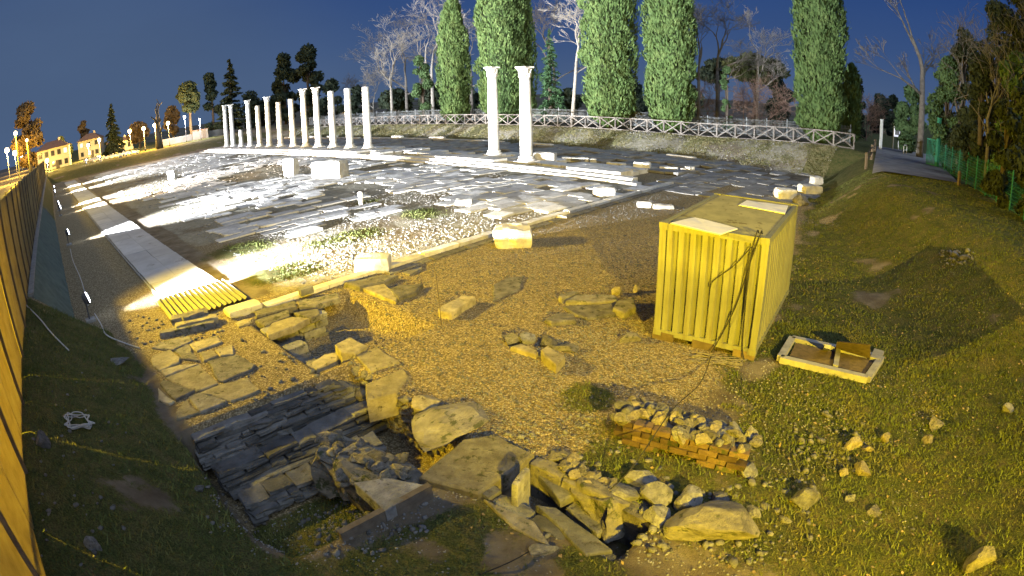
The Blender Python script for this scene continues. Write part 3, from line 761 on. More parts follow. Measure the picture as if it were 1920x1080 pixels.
for k in range(23):
    u0 = 17.0 + k * 4.0
    o = link('corrugated_sheet', cme, None, cw); o.matrix_world = Matrix.Identity(4)
    o.matrix_local = Matrix.Translation(-cw.location) @ mat_uvz(u0, -.28 - .006 * (u0 - 17), -.05 + .004 * (k % 2), 'u', lean)
# ledge along the top of the corrugated wall
b = MB(); 
for k in range(23):
    u0 = 17.0 + k * 4.0
    b = MB(); b.box((2, 0, 0), (3.97, .20, .16), None, .008, rng)
    o = b.build('coping_block', M['concrete'], cw); o.matrix_local = Matrix.Translation(-cw.location) @ mat_uvz(u0, -1.40, 1.66)
# screen fence on the bank: panels of woven screening that let the street light glow through
def screen_mat():
    m, t, b = new_mat('woven_screen'); v = vec_coord(t, 'Object')
    f = noise_n(t, v, 2.2, 6, .7); col = ramp_n(t, f, [(.3, (.30, .26, .15)), (.5, (.40, .35, .21)), (.7, (.48, .43, .27))])
    wv = nd(t, 'ShaderNodeTexWave'); wv.inputs['Scale'].default_value = 14; wv.inputs['Distortion'].default_value = 3; wv.bands_direction = 'X'; t.links.new(v, wv.inputs['Vector'])
    col = mix_n(t, .35, col, ramp_n(t, wv.outputs['Fac'], [(.2, (.5, .5, .5)), (.7, (1, 1, 1))]), 'MULTIPLY')
    t.links.new(col, b.inputs['Base Color']); b.inputs['Roughness'].default_value = .9; b.inputs['Specular IOR Level'].default_value = .1
    bump_n(t, b, noise_n(t, v, 55, 6, .8), .8, .015)
    tr = nd(t, 'ShaderNodeBsdfTranslucent'); t.links.new(col, tr.inputs[0]); ms = nd(t, 'ShaderNodeMixShader'); ms.inputs[0].default_value = .55
    t.links.new(b.outputs[0], ms.inputs[1]); t.links.new(tr.outputs[0], ms.inputs[2]); t.links.new(ms.outputs[0], t.nodes['Material Output'].inputs['Surface'])
    return m
M['screen'] = screen_mat()
bf = empty('screen_fence', W(4, -1.55, 1.5)); tag(bf, 'tall fence of woven screen panels along the street, glowing yellow', 'fence')
u0 = -9.0; k = 0
while u0 < 112:
    w = 2.3 if u0 > 30 else 1.15
    z0 = 1.62 if u0 > 6.7 else .35
    b = MB(); b.box((w / 2, 0, (4.6 + z0) / 2), (w - (.035 if u0 > 2 else .06), .03, 4.6 - z0), None, .004, rng)
    o = b.build('screen_panel', M['screen'], bf); o.matrix_local = Matrix.Translation(-bf.location) @ mat_uvz(u0, -1.56 + rng.uniform(-.012, .012), 0)
    if k % 2 == 0:
        b = MB(); b.box((0, 0, 2.55), (.06, .05, 4.3)); o = b.build('post', M['wood_dark'], bf); o.matrix_local = Matrix.Translation(-bf.location) @ mat_uvz(u0 - .015, -1.515, 0)
    u0 += w; k += 1
for zz in (1.7, 4.55):
    b = MB(); b.beam(W(2.6, -1.63, zz), W(112, -1.63, zz), .05, .08); b.build('rail', M['wood_dark'], bf, loc=-bf.location)
# ------------------------------------------------------------------ walkway
ww = empty('walkway', W(18, 4, 0)); tag(ww, 'flat walkway of large grey panels along the forum edge', 'walkway')
u0 = 18.3; k = 0
while u0 < 103:
    L = 2.1
    for j, (va, vb) in enumerate(((3.0, 4.1), (4.1, 5.1))):
        if j == 0 and u0 > 19 and rng.random() < .12 and False: continue
        b = MB(); sh = -.012 * (u0 - 18)
        b.box((L / 2, (va + vb) / 2 + sh, .045), (L - .012, vb - va - .012, .07), None, .003, rng)
        o = b.build('panel', M['walkway'], ww); o.matrix_local = Matrix.Translation(-ww.location) @ mat_uvz(u0, 0, rng.uniform(-.006, .006))
    u0 += L; k += 1
b = MB(); b.beam(W(18.3, 2.92, .05), W(60, 2.42, .05), .06, .09); b.build('edge_strip', M['concrete'], ww, loc=-ww.location)
# loose corrugated sheet at the walkway's end, on stone blocks
V, F = corrugated(2.55, 2.35, .16, .07, .01)
b = MB(); b.add(V, F); o = b.build('metal_sheet', M['zinc']); tag(o, 'ribbed zinc sheet lying at the end of the walkway', 'metal sheet')
A, B_, C_ = G(300, 578, .16), G(455, 551, .16), G(330, 605, .10)
A = W(17.95, 2.7, .15); ex = Vector((DV[0], DV[1], 0)); ey = Vector((-DU[0], -DU[1], 0)) ; ez = ex.cross(ey)
ey2 = (ey + Vector((0, 0, -.03))).normalized(); nn = ex.cross(ey2)
o.matrix_world = Matrix(((ex.x, -nn.x, ey2.x, A.x), (ex.y, -nn.y, ey2.y, A.y), (ex.z, -nn.z, ey2.z, A.z), (0, 0, 0, 1)))

# ------------------------------------------------------------------ stones
def rock_mesh(name, seed, sub=3, cuts=15, rough=.09):
    bm = bmesh.new(); bmesh.ops.create_icosphere(bm, subdivisions=sub, radius=1.0); r = random.Random(seed)
    planes = []
    for i in range(cuts):
        n = Vector((r.uniform(-1, 1), r.uniform(-1, 1), r.uniform(-.8, 1))).normalized(); planes.append((n, r.uniform(.42, .80)))
    off = Vector((seed * 3.1, seed * 1.7, 0))
    for v in bm.verts:
        p = v.co.copy()
        for n, d in planes:
            k = p.dot(n)
            if k > d: p -= n * (k - d) * .95
        p *= 1 + rough * (mnoise.noise(p * 1.8 + off)) + rough * .5 * mnoise.noise(p * 4.5 + off)
        v.co = p
    zs = [v.co.z for v in bm.verts]; xs = [v.co.x for v in bm.verts]; ys = [v.co.y for v in bm.verts]
    for v in bm.verts:
        v.co.x = (v.co.x - min(xs)) / (max(xs) - min(xs)) - .5; v.co.y = (v.co.y - min(ys)) / (max(ys) - min(ys)) - .5
        v.co.z = (v.co.z - min(zs)) / (max(zs) - min(zs))
    me = bpy.data.meshes.new(name); bm.to_mesh(me); bm.free()
    return me
_rk = {}
def rock(px, py, w, d, h, label, mat='oldstone', rz=0.0, seed=0, sink=.30, name='stone', group=None, cat='stone', P=None, parent=None, tilt=0.0):
    P = P if P is not None else GT(px, py)
    key = (seed % 9, mat)
    if key not in _rk:
        _rk[key] = rock_mesh('stone', seed % 9 + 1); _rk[key].materials.append(M[mat])
    o = link(name, _rk[key], None, parent); o.location = P - Vector((0, 0, h * sink)) - (parent.location if parent else Vector())
    o.scale = (w, d, h); o.rotation_euler = (tilt, 0, rz)
    if parent is None: tag(o, label, cat, group)
    return o
def block(P, dims, label, mat='limestone', rz=0.0, jit=.03, name='stone_block', tilt=(0, 0), sub=True, cat='stone block', seed=0, parent=None, group=None, cuts=4):
    """worn squared block: subdivided box with chipped, noisy faces"""
    bm = bmesh.new(); bmesh.ops.create_cube(bm, size=1.0)
    bmesh.ops.subdivide_edges(bm, edges=bm.edges[:], cuts=cuts, use_grid_fill=True)
    r = random.Random(seed); off = Vector((seed * 2.3, 1.1 * seed, .4))
    for v in bm.verts:
        c = v.co
        m = sorted((abs(c.x), abs(c.y), abs(c.z)))
        if m[1] > .49: c *= .965                  # rounded edges
        if m[0] > .49: c *= .95
        p = Vector((c.x * dims[0], c.y * dims[1], c.z * dims[2]))
        q = mnoise.noise_vector(p * 2.3 + off) * jit + mnoise.noise_vector(p * 6 + off) * jit * .4
        v.co = p + q
        v.co.z += dims[2] / 2
    me = bpy.data.meshes.new(name); bm.to_mesh(me); bm.free()
    o = link(name, me, M[mat], parent); o.location = Vector(P) - (parent.location if parent else Vector()); o.rotation_euler = (tilt[0], tilt[1], rz)
    if parent is None: tag(o, label, cat, group)
    return o
def subdiv_prism(name, pts, z_top, thick, mat, parent=None, label=None, cat='stone slab', bev=.02, jit=.012, seed=0, drop=None):
    """flat slab from outline points (world xy); edges get intermediate jittered points"""
    r = random.Random(seed); P = [Vector((p[0], p[1])) for p in pts]
    ar = sum(P[i - 1].x * P[i].y - P[i].x * P[i - 1].y for i in range(len(P)))
    if ar < 0: P = P[::-1]
    Q = []
    for i, p in enumerate(P):
        n = P[(i + 1) % len(P)]; L = (n - p).length; k = max(1, int(L / .28))
        for j in range(k):
            q = p.lerp(n, j / k) + Vector((r.uniform(-1, 1), r.uniform(-1, 1))) * jit * (2 if j else 1); Q.append((q.x, q.y))
    b = MB(); c = sum((Vector(q) for q in Q), Vector((0, 0))) / len(Q)
    b.prism([(q[0] - c.x, q[1] - c.y) for q in Q], -thick, 0, bev, [r.uniform(-.008, .008) for q in Q])
    o = b.build(name, M[mat], parent); o.location = Vector((c.x, c.y, z_top)) - (parent.location if parent else Vector())
    if parent is None and label: tag(o, label, cat)
    return o
def pxpoly(pts, org=(0, 0), s=1.0, z=0.0, shrink=1.0):
    P = [G(org[0] + x / s, org[1] + y / s, z) for x, y in pts]
    c = sum(P, Vector()) / len(P); return [c + (p - c) * shrink for p in P]

# worn slab floor in front of the walkway
fl = empty('slab_floor', G(390, 710, 0)); tag(fl, 'patch of big irregular tan floor slabs at the trench edge', 'stone floor')
PA = [[(415, 480), (610, 440), (640, 472), (500, 540), (340, 525)], [(620, 495), (820, 440), (865, 480), (680, 550)], [(345, 590), (470, 548), (550, 600), (540, 640), (390, 695), (330, 620)],
      [(505, 545), (605, 500), (690, 620), (560, 605)], [(690, 562), (800, 545), (835, 580), (730, 622)], [(810, 540), (940, 500), (945, 575), (850, 585)],
      [(760, 630), (980, 585), (1110, 660), (1080, 695), (880, 780), (835, 770)], [(440, 755), (700, 655), (830, 790), (680, 850)], [(410, 695), (540, 652), (680, 645), (440, 742)],
      [(400, 800), (430, 768), (660, 852), (520, 915)], [(385, 830), (500, 925), (470, 945), (385, 915)], [(700, 862), (880, 792), (1050, 752), (1145, 840), (930, 922)],
      [(620, 905), (690, 868), (905, 930), (700, 1010)], [(520, 1000), (600, 912), (690, 1010), (520, 1062)]]
for i, pl in enumerate(PA):
    subdiv_prism('floor_slab', pxpoly(pl, (200, 520), 4.0, .05, 1.035), .05 + rng.uniform(-.012, .02), .30, 'yellowstone' if i % 3 else 'oldstone', fl, seed=i, jit=.018)
# masonry of the deep trench: courses stepping down towards the camera
tw = empty('trench_wall', W(9.6, 3.3, 0)); tag(tw, 'dark masonry of long thin stone courses lining the trench', 'stone wall')
cm = {}
def course(u, z, va, vb, hh, dep, lmin, lmax, mat='course', parent=None, jit=.02):
    v = va + rng.uniform(0, .1)
    while v < vb:
        l = min(rng.uniform(lmin, lmax), vb - v + .05)
        if l < .06: break
        key = (round(l, 1), round(hh, 2), round(dep, 1), mat)
        if key not in cm:
            bm = bmesh.new(); bmesh.ops.create_cube(bm, size=1.0); bmesh.ops.subdivide_edges(bm, edges=bm.edges[:], cuts=1, use_grid_fill=True)
            for q in bm.verts:
                q.co = Vector((q.co.x * dep, q.co.y * max(.05, key[0] - .015), q.co.z * hh)) + Vector([rng.uniform(-1, 1) * hh * .26 for _ in range(3)])
            me_ = bpy.data.meshes.new('course_stone'); bm.to_mesh(me_); bm.free(); me_.materials.append(M[mat]); cm[key] = me_
        o = link('course_stone', cm[key], None, parent); o.location = W(u + dep / 2 + rng.uniform(-.09, .06), v + l / 2, z + hh / 2) - parent.location
        o.rotation_euler = (rng.uniform(-.05, .05), rng.uniform(-.10, .10), ANG_U + rng.uniform(-.10, .10))
        v += l
zc = -.13
for k in range(9):                                  # upper face under the slab floor
    hh = rng.uniform(.05, .10); course(9.45 - .03 * k, zc - hh + .02, 1.35, 4.6 + .12 * k, hh, .42, .2, .95, 'course', tw); zc -= hh * .86
for k in range(5):                                  # second ledge
    hh = rng.uniform(.06, .09); course(8.62 - .05 * k, -.55 - .085 * k, 1.45, 5.15, hh, .40, .2, 1.1, 'course', tw)
for k in range(4):                                  # foot
    hh = rng.uniform(.06, .09); course(7.75 - .06 * k, -.74 - .07 * k, 1.6, 4.5, hh, .40, .2, .6, 'course', tw)
# side face v=5.2 of the trench, lit orange
sw = empty('trench_side_wall', W(7.5, 5.2, -.5)); tag(sw, 'short rubble side wall of the trench under the gravel edge', 'stone wall')
for k in range(7):
    u = 5.9
    while u < 9.4:
        l = rng.uniform(.18, .42); hh = .14
        rock(0, 0, l, .30, hh * 1.25, None, 'oldstone', ANG_U, rng.randint(0, 8), 0, 'wall_stone', parent=sw, P=W(u + l / 2, 5.20 + .012 * k, -.98 + .135 * k))
        u += l * .92
# big tumbled blocks on the gravel edge between the two trenches
subdiv_prism('stone_slab', pxpoly([(200, 740), (290, 700), (382, 745), (320, 792), (240, 785)], (560, 400), 3, .10), .12, .40, 'yellowstone', None, 'ochre block with a squared top beside the sunken bay', 'stone slab', seed=41)
subdiv_prism('stone_slab', pxpoly([(320, 795), (440, 750), (565, 830), (400, 885)], (560, 400), 3, .06), .06, .40, 'yellowstone', None, 'ochre slab leaning against the squared block at the bay', 'stone slab', seed=42)
subdiv_prism('stone_slab', pxpoly([(375, 965), (590, 880), (625, 920), (545, 1015), (385, 1060)], (560, 400), 3, .02), .05, .5, 'yellowstone', None, 'large ochre slab at the head of the deep trench', 'stone slab', seed=43)
subdiv_prism('stone_slab', pxpoly([(40, 850), (150, 790), (245, 775), (215, 815), (100, 875)], (560, 400), 3, -.1), -.10, .4, 'yellowstone', None, 'narrow tan slab lying across the sunken bay', 'stone slab', seed=44)
subdiv_prism('stone_slab', pxpoly([(1500, 640), (1740, 560), (1760, 590), (1580, 670)], (200, 520), 4, -.12), -.12, .35, 'oldstone', None, 'long slab at the lower lip of the sunken bay', 'stone slab', seed=45)
for i, (x, y, w, d, h, lb) in enumerate(((690, 745, .5, .4, .3, 'stone wedged under the large ochre slab'), (800, 765, .55, .5, .35, 'ochre boulder at the corner of the trench beside the gravel'), (840, 800, 1.5, 1.1, .55, 'broad grey boulder half buried at the gravel edge'),
                                         (665, 730, .5, .4, .35, 'stone in the dark gap at the head of the trench'))):
    rock(x, y, w, d, h, lb, 'yellowstone' if i < 2 else 'oldstone', .4 * i, i + 3)
# sunken bay: pier with slabs, walls, carved bracket
by = empty('ruined_pier', G(540, 610, 0)); tag(by, 'ruined pier topped with flat tan slabs beside the sunken bay', 'ruin')
PG = [[(1190, 412), (1240, 340), (1390, 292), (1520, 302), (1400, 372), (1210, 436)], [(1400, 260), (1590, 230), (1605, 275), (1530, 305), (1440, 282)], [(1110, 320), (1370, 236), (1382, 288), (1240, 336), (1180, 362)],
      [(1100, 250), (1420, 170), (1432, 215), (1120, 292)], [(1430, 180), (1740, 110), (1750, 150), (1560, 215), (1440, 216)]]
for i, pl in enumerate(PG): subdiv_prism('top_slab', pxpoly(pl, (200, 520), 4.0, .10, .98), .10, .16, 'oldstone' if i != 0 else 'yellowstone', by, seed=60 + i)
a0, a1 = G(200 + 1185 / 4, 520 + 425 / 4, .02), G(200 + 1610 / 4, 520 + 290 / 4, .02)
dd = (a1 - a0); La = dd.length; dd.normalize(); nn = Vector((dd.y, -dd.x, 0)); nn = nn if nn.y > 0 else -nn
for k in range(4):
    s = 0
    while s < La:
        l = rng.uniform(.35, .8)
        block(a0 + dd * (s + l / 2) + nn * (.20 + .02 * rng.random()) + Vector((0, 0, -.66 + .17 * k)), (l - .02, .34, .17), None, 'greystone', math.atan2(dd.y, dd.x), .02, 'wall_block', parent=by, seed=rng.randint(0, 99))
        s += l
block(G(200 + 1430 / 4, 520 + 610 / 4, -.45), (.55, .35, .38), 'low squared grey block standing in the sunken bay', 'greystone', .9, .02, seed=3)
b0, b1 = G(200 + 1150 / 4, 520 + 480 / 4, -.2), G(200 + 1420 / 4, 520 + 668 / 4, -.2)
block((b0 + b1) / 2 + Vector((0, 0, -.22)), ((b1 - b0).length, .16, .22), 'thin long edging stone bordering the sunken bay', 'oldstone', math.atan2((b1 - b0).y, (b1 - b0).x), .015, seed=9)
block(G(575, 551, .10), (.42, .22, .20), 'small dark squared block on the pier beside the kerb', 'greystone', .7, .015, seed=5)
for i, (x, y, w) in enumerate(((560, 668, .7), (600, 690, .9), (520, 648, .6))):
    subdiv_prism('stone_slab', pxpoly([(x - 40, y - 6), (x + 8, y - 22), (x + 36, y + 8), (x - 6, y + 26)], z=-.3), -.30, .3, 'oldstone', None, ['sloping slab low in the bay, nearest the trench corner', 'tan slab between the bay and the deep trench', 'flat slab behind the thin edging stone'][i], 'stone slab', seed=80 + i)
# carved bracket on a pillar
cb = empty('carved_bracket', G(463, 640, -.5)); tag(cb, 'carved scroll bracket on a worn pillar at the kerb end', 'carved stone')
Pp = cb.location; top = G(455, 578, .12)
block(Vector((Pp.x, Pp.y, -.55)), (.42, .36, .62), None, 'yellowstone', ANG_V, .03, 'pillar', parent=cb, seed=21)
block(Vector((top.x, top.y, .03)) , (1.05, .62, .17), None, 'limestone', ANG_V, .02, 'abacus', parent=cb, seed=22)
b = MB()
for s in (-1, 1): b.tube([W(-.27, .26 * s, -.10), W(.27, .26 * s, -.10)], .14, 12)
b.lathe([(.20, -.3), (.26, -.1), (.33, .06)], 14)
b.build('scrolls', M['limestone'], cb, True, loc=Vector((top.x, top.y, 0)) - Pp)
# heap of beams below the zinc sheet
for i, (p0, p1, w, h) in enumerate((((322, 606), (392, 590), .42, .22), ((330, 622), (410, 602), .35, .25), ((300, 632), (404, 610), .3, .20), ((345, 612), (385, 600), .3, .35))):
    a, c = G(*p0, 0), G(*p1, 0)
    block((a + c) / 2 - Vector((0, 0, .05)), ((c - a).length, w, h), ['long stone beam right under the zinc sheet edge', 'middle stone beam of the heap under the zinc sheet', 'outermost stone beam of the heap by the slab floor', 'short block set on top of the stone beams'][i], 'oldstone' if i != 1 else 'yellowstone', math.atan2((c - a).y, (c - a).x), .03, seed=30 + i)

# central court stones
def px_block(p0, p1, w, h, label, mat, z=0.0, seed=0, jit=.03, tilt=(0, 0), name='stone_block'):
    a, c = G(*p0, z), G(*p1, z); return block((a + c) / 2 - Vector((0, 0, .04)), ((c - a).length, w, h), label, mat, math.atan2((c - a).y, (c - a).x), jit, name, tilt, seed=seed)
px_block((668, 508), (733, 505), .75, .52, 'squared pale block on the kerb, floodlit on one end', 'limestone', 0, 1)
px_block((928, 460), (995, 458), 1.0, .72, 'big pale rounded block alone on the gravel near the kerb', 'limestone', 0, 2, .07)
px_block((834, 598), (880, 568), .42, .24, 'oblong tan block lying on the yellow gravel', 'yellowstone', 0, 3)
for i, (pl, lb, mt, zt) in enumerate(([[(1092, 400), (1170, 362), (1268, 350), (1250, 420), (1180, 450), (1092, 490)], 'flat pale slab flush in the gravel behind the oblong block', 'oldstone', .05],
        [[(255, 388), (345, 375), (430, 350), (560, 345), (480, 385), (340, 410)], 'thin slab uppermost of the pile below the kerb block', 'oldstone', .16],
        [[(340, 410), (480, 390), (560, 470), (545, 495), (430, 450)], 'thin slab at the front of the pile below the kerb block', 'yellowstone', .10],
        [[(580, 400), (700, 395), (660, 440), (560, 475), (500, 420)], 'thin slab at the side of the pile below the kerb block', 'oldstone', .12],
        [[(585, 330), (690, 295), (700, 310), (620, 345)], 'small slab just past the pile below the kerb block', 'oldstone', .06],
        [[(1500, 488), (1560, 455), (1780, 458), (1800, 490), (1640, 500)], 'long flat rock slab farthest in the rocky outcrop', 'oldstone', .14],
        [[(1385, 592), (1450, 560), (1545, 562), (1560, 600), (1420, 612)], 'flat slab at the near edge of the rocky outcrop', 'oldstone', .12],
        [[(1490, 520), (1760, 505), (1800, 560), (1620, 590), (1540, 560)], 'broad cracked slab in the middle of the rocky outcrop', 'oldstone', .07],
        [[(1790, 490), (1890, 470), (1900, 520), (1830, 560), (1770, 530)], 'slab of the rocky outcrop closest to the container', 'oldstone', .18],
        [[(1460, 465), (1540, 435), (1580, 440), (1480, 475)], 'small slab tilted at the back of the rocky outcrop', 'oldstone', .16],
        [[(1190, 745), (1250, 730), (1345, 775), (1330, 790)], 'thin lit slab edge of the small stone group on the gravel', 'yellowstone', .12],
        [[(1360, 762), (1400, 740), (1500, 800), (1445, 850), (1380, 800)], 'ochre wedge-shaped slab of the small stone group', 'yellowstone', .22])):
    subdiv_prism('stone_slab', pxpoly(pl, (560, 400), 3, zt), zt, zt + .12, mt, None, lb, 'stone slab', seed=100 + i, bev=.03)
rock(560 + 1215 / 3, 400 + 725 / 3, .45, .35, .28, 'round stone at the left of the small stone group on gravel'.replace(' at the left', ' beside the thin slab'), 'oldstone', .3, 2)
rock(560 + 1288 / 3, 400 + 720 / 3, .5, .35, .34, 'pale grey stone in the middle of the small group', 'greystone', .8, 4)
rock(560 + 1400 / 3, 400 + 735 / 3, .6, .4, .25, 'flat stone behind the ochre wedge on the gravel', 'oldstone', 1.8, 5)
rock(560 + 1500 / 3, 400 + 760 / 3, .6, .4, .18, 'low stone beyond the ochre wedge, partly buried', 'oldstone', 2.8, 6)
rock(1155, 552, .28, .22, .32, 'small bright yellow stone upright by the rocky outcrop', 'yellowstone', 0, 7)
rock(1195, 548, .3, .2, .3, 'small yellow stone close to the container side', 'yellowstone', .6, 8)
rock(1180, 640, .5, .35, .3, 'mossy stone at the container corner in grass', 'oldstone', .6, 1)
b = MB(); a = G(828, 610, 0); b.tube([a - Vector((0, 0, .1)), a + Vector((-.05, .2, .75)), a + Vector((-.12, .38, 1.35))], .014, 6); o = b.build('stake', M['wood_dark'], None); tag(o, 'thin dark stake leaning in the yellow gravel', 'stake')

# rubble wall B between trench halves
def rubble_core(parent, A, B_, w, z0, z1, seed):
    """rough mortared mass of a wall, lumpy, from A to B"""
    d = B_ - A; d.z = 0; L = d.length; o = block(Vector((0, 0, 0)), (L, w, z1 - z0), None, 'mortar', 0, .17, 'mortar_core', parent=parent, seed=seed, cuts=9)
    o.location = (A + B_) / 2 + Vector((0, 0, z0 - (A.z + B_.z) / 2)) - parent.location; o.rotation_euler = (0, 0, math.atan2(d.y, d.x)); return o
wb = empty('rubble_wall', W(6.9, 3.6, 0)); tag(wb, 'rough rubble wall stub dividing the trench, pale rounded top', 'stone wall')
rubble_core(wb, G(612, 838), G(772, 905), .75, -.7, .10, 5)
for i in range(46):
    s = rng.random(); P = G(612 + 150 * s, 825 + 62 * s + rng.uniform(-14, 26), .0); zb = TZ(P)
    rock(0, 0, rng.uniform(.18, .5), rng.uniform(.16, .34), rng.uniform(.10, .24), None, 'oldstone' if i % 5 else 'yellowstone', rng.uniform(0, 6), rng.randint(0, 8), .4, 'wall_stone', parent=wb, P=Vector((P.x, P.y, rng.uniform(-.40, -.02) if i < 14 else rng.uniform(.04, .13))))
for i in range(34):
    s = rng.random(); P = G(606 + 158 * s, 842 + 66 * s + rng.choice((-26, 30)) + rng.uniform(-6, 6), 0)
    rock(0, 0, rng.uniform(.2, .42), rng.uniform(.16, .30), rng.uniform(.12, .24), None, 'oldstone' if i % 3 else 'greystone', rng.uniform(0, 6), rng.randint(0, 8), .3, 'wall_stone', parent=wb, P=Vector((P.x, P.y, rng.uniform(-.45, -.05))))
# big slabs and beams in the foreground
subdiv_prism('stone_slab', pxpoly([(785, 893), (868, 822), (930, 812), (1002, 850), (898, 925)], z=.12), .12, .30, 'oldstone', None, 'large flat slab bridging the end of the trench', 'stone slab', seed=201, bev=.03)
subdiv_prism('stone_slab', pxpoly([(664, 905), (725, 895), (805, 910), (722, 958)], z=.22), .22, .20, 'greystone', None, 'thin grey slab with a sharp straight edge in the foreground', 'stone slab', seed=202, bev=.01, jit=.004)
b = MB(); a, c = G(640, 1012, .02), G(808, 922, .10); b.beam(a, c, .10, .30); o = b.build('timber_beam', M['wood_dark']); tag(o, 'dark timber edge running along the grey slab', 'timber')
subdiv_prism('stone_slab', pxpoly([(1005, 945), (1040, 950), (1148, 1030), (1100, 1040)], z=.08), .08, .25, 'course', None, 'dark flat stone lying before the stone drain', 'stone slab', seed=203)
subdiv_prism('stone_slab', pxpoly([(905, 935), (1000, 975), (1035, 1025), (960, 985)], z=.06), .06, .25, 'oldstone', None, 'long low stone edging the foreground grass', 'stone slab', seed=204)
# stone drain
dr = empty('stone_drain', W(3.8, 4.8, -.3)); tag(dr, 'open stone-lined drain with dark hollow in the ruins', 'drain')
for i, (va, mt) in enumerate(((4.32, 'course'), (5.32, 'oldstone'))):
    u0 = 2.5
    while u0 < 4.9:
        l = rng.uniform(.5, .9)
        block(W(u0 + l / 2, va, -.62), (l - .02, .26, .66 + rng.uniform(-.05, .06)), None, mt, ANG_U, .03, 'side_stone', parent=dr, seed=rng.randint(0, 99)); u0 += l
subdiv_prism('cover_slab', pxpoly([(1000, 880), (1030, 870), (1085, 925), (1050, 940)], z=-.1), -.10, .14, 'greystone', dr, seed=211)
subdiv_prism('cover_slab', pxpoly([(1060, 950), (1090, 930), (1150, 985), (1120, 1000)], z=-.22), -.22, .14, 'greystone', dr, seed=212)
P = G(978, 965, -.30); block(P, (.10, .42, .74), None, 'greystone', ANG_U + .3, .006, 'upright_slab', parent=dr, seed=213)
# long mossy wall head next to the drain
mw = empty('mossy_wall', W(3.6, 5.6, 0)); tag(mw, 'low mossy wall head running beside the stone drain', 'stone wall')
rubble_core(mw, G(1050, 880), G(1165, 965), .42, -.4, .10, 6)
for i in range(34):
    s = i / 34; P = GT(1050 + 110 * s + rng.uniform(-14, 14), 868 + 78 * s + rng.uniform(-12, 12)); P.z = max(P.z, .05)
    rock(0, 0, rng.uniform(.15, .45), rng.uniform(.15, .3), rng.uniform(.10, .2), None, 'yellowstone' if i % 3 == 0 else 'oldstone', rng.uniform(0, 6), rng.randint(0, 8), .3, 'wall_stone', parent=mw, P=P)
# brick-faced rubble wall
bw = empty('brick_wall', W(3.2, 7.3, 0)); tag(bw, 'low ancient wall with brick courses in front and rubble on top', 'wall')
A, B_ = G(1165, 832, 0), G(1385, 895, 0); d = B_ - A; Lw = d.length; d.normalize(); rzb = math.atan2(d.y, d.x); nb = Vector((-d.y, d.x, 0)); nb = nb if nb.y > 0 else -nb
bb = MB(); bb.box((0, 0, 0), (.30, .16, .088), None, .012, rng); bbm = bb.mesh('brick'); bbm.materials.append(M['brick'])
for k in range(5):
    s = (k % 2) * .16
    while s < Lw:
        if not (rng.random() < .06):
            o = link('brick', bbm, None, bw); o.location = A + d * s + nb * (.06 + rng.uniform(-.012, .012) + .01 * k) + Vector((0, 0, -.03 + .103 * k)) - bw.location; o.rotation_euler = (rng.uniform(-.04, .04), rng.uniform(-.03, .03), rzb + rng.uniform(-.04, .04))
        s += .32
b = MB(); b.box((Lw / 2 - .1, .36, .18), (Lw, .46, .44), None, .02, rng); o = b.build('mortar_core', M['mortar'], bw, loc=A - bw.location, rot=(0, 0, rzb if nb.dot(Vector((-d.y, d.x, 0))) > 0 else rzb + math.pi))
if nb.dot(Vector((-d.y, d.x, 0))) < 0: o.location = B_ - bw.location
for i in range(85):
    s = rng.uniform(-.2, Lw + .15); q = rng.uniform(.0, .85)
    rock(0, 0, rng.uniform(.14, .44), rng.uniform(.14, .30), rng.uniform(.10, .28), None, ('oldstone', 'oldstone', 'greystone', 'yellowstone')[i % 4], rng.uniform(0, 6), rng.randint(0, 8), .35, 'wall_stone', parent=bw, P=A + d * s + nb * q + Vector((0, 0, .40 - .35 * max(0, q - .45))))
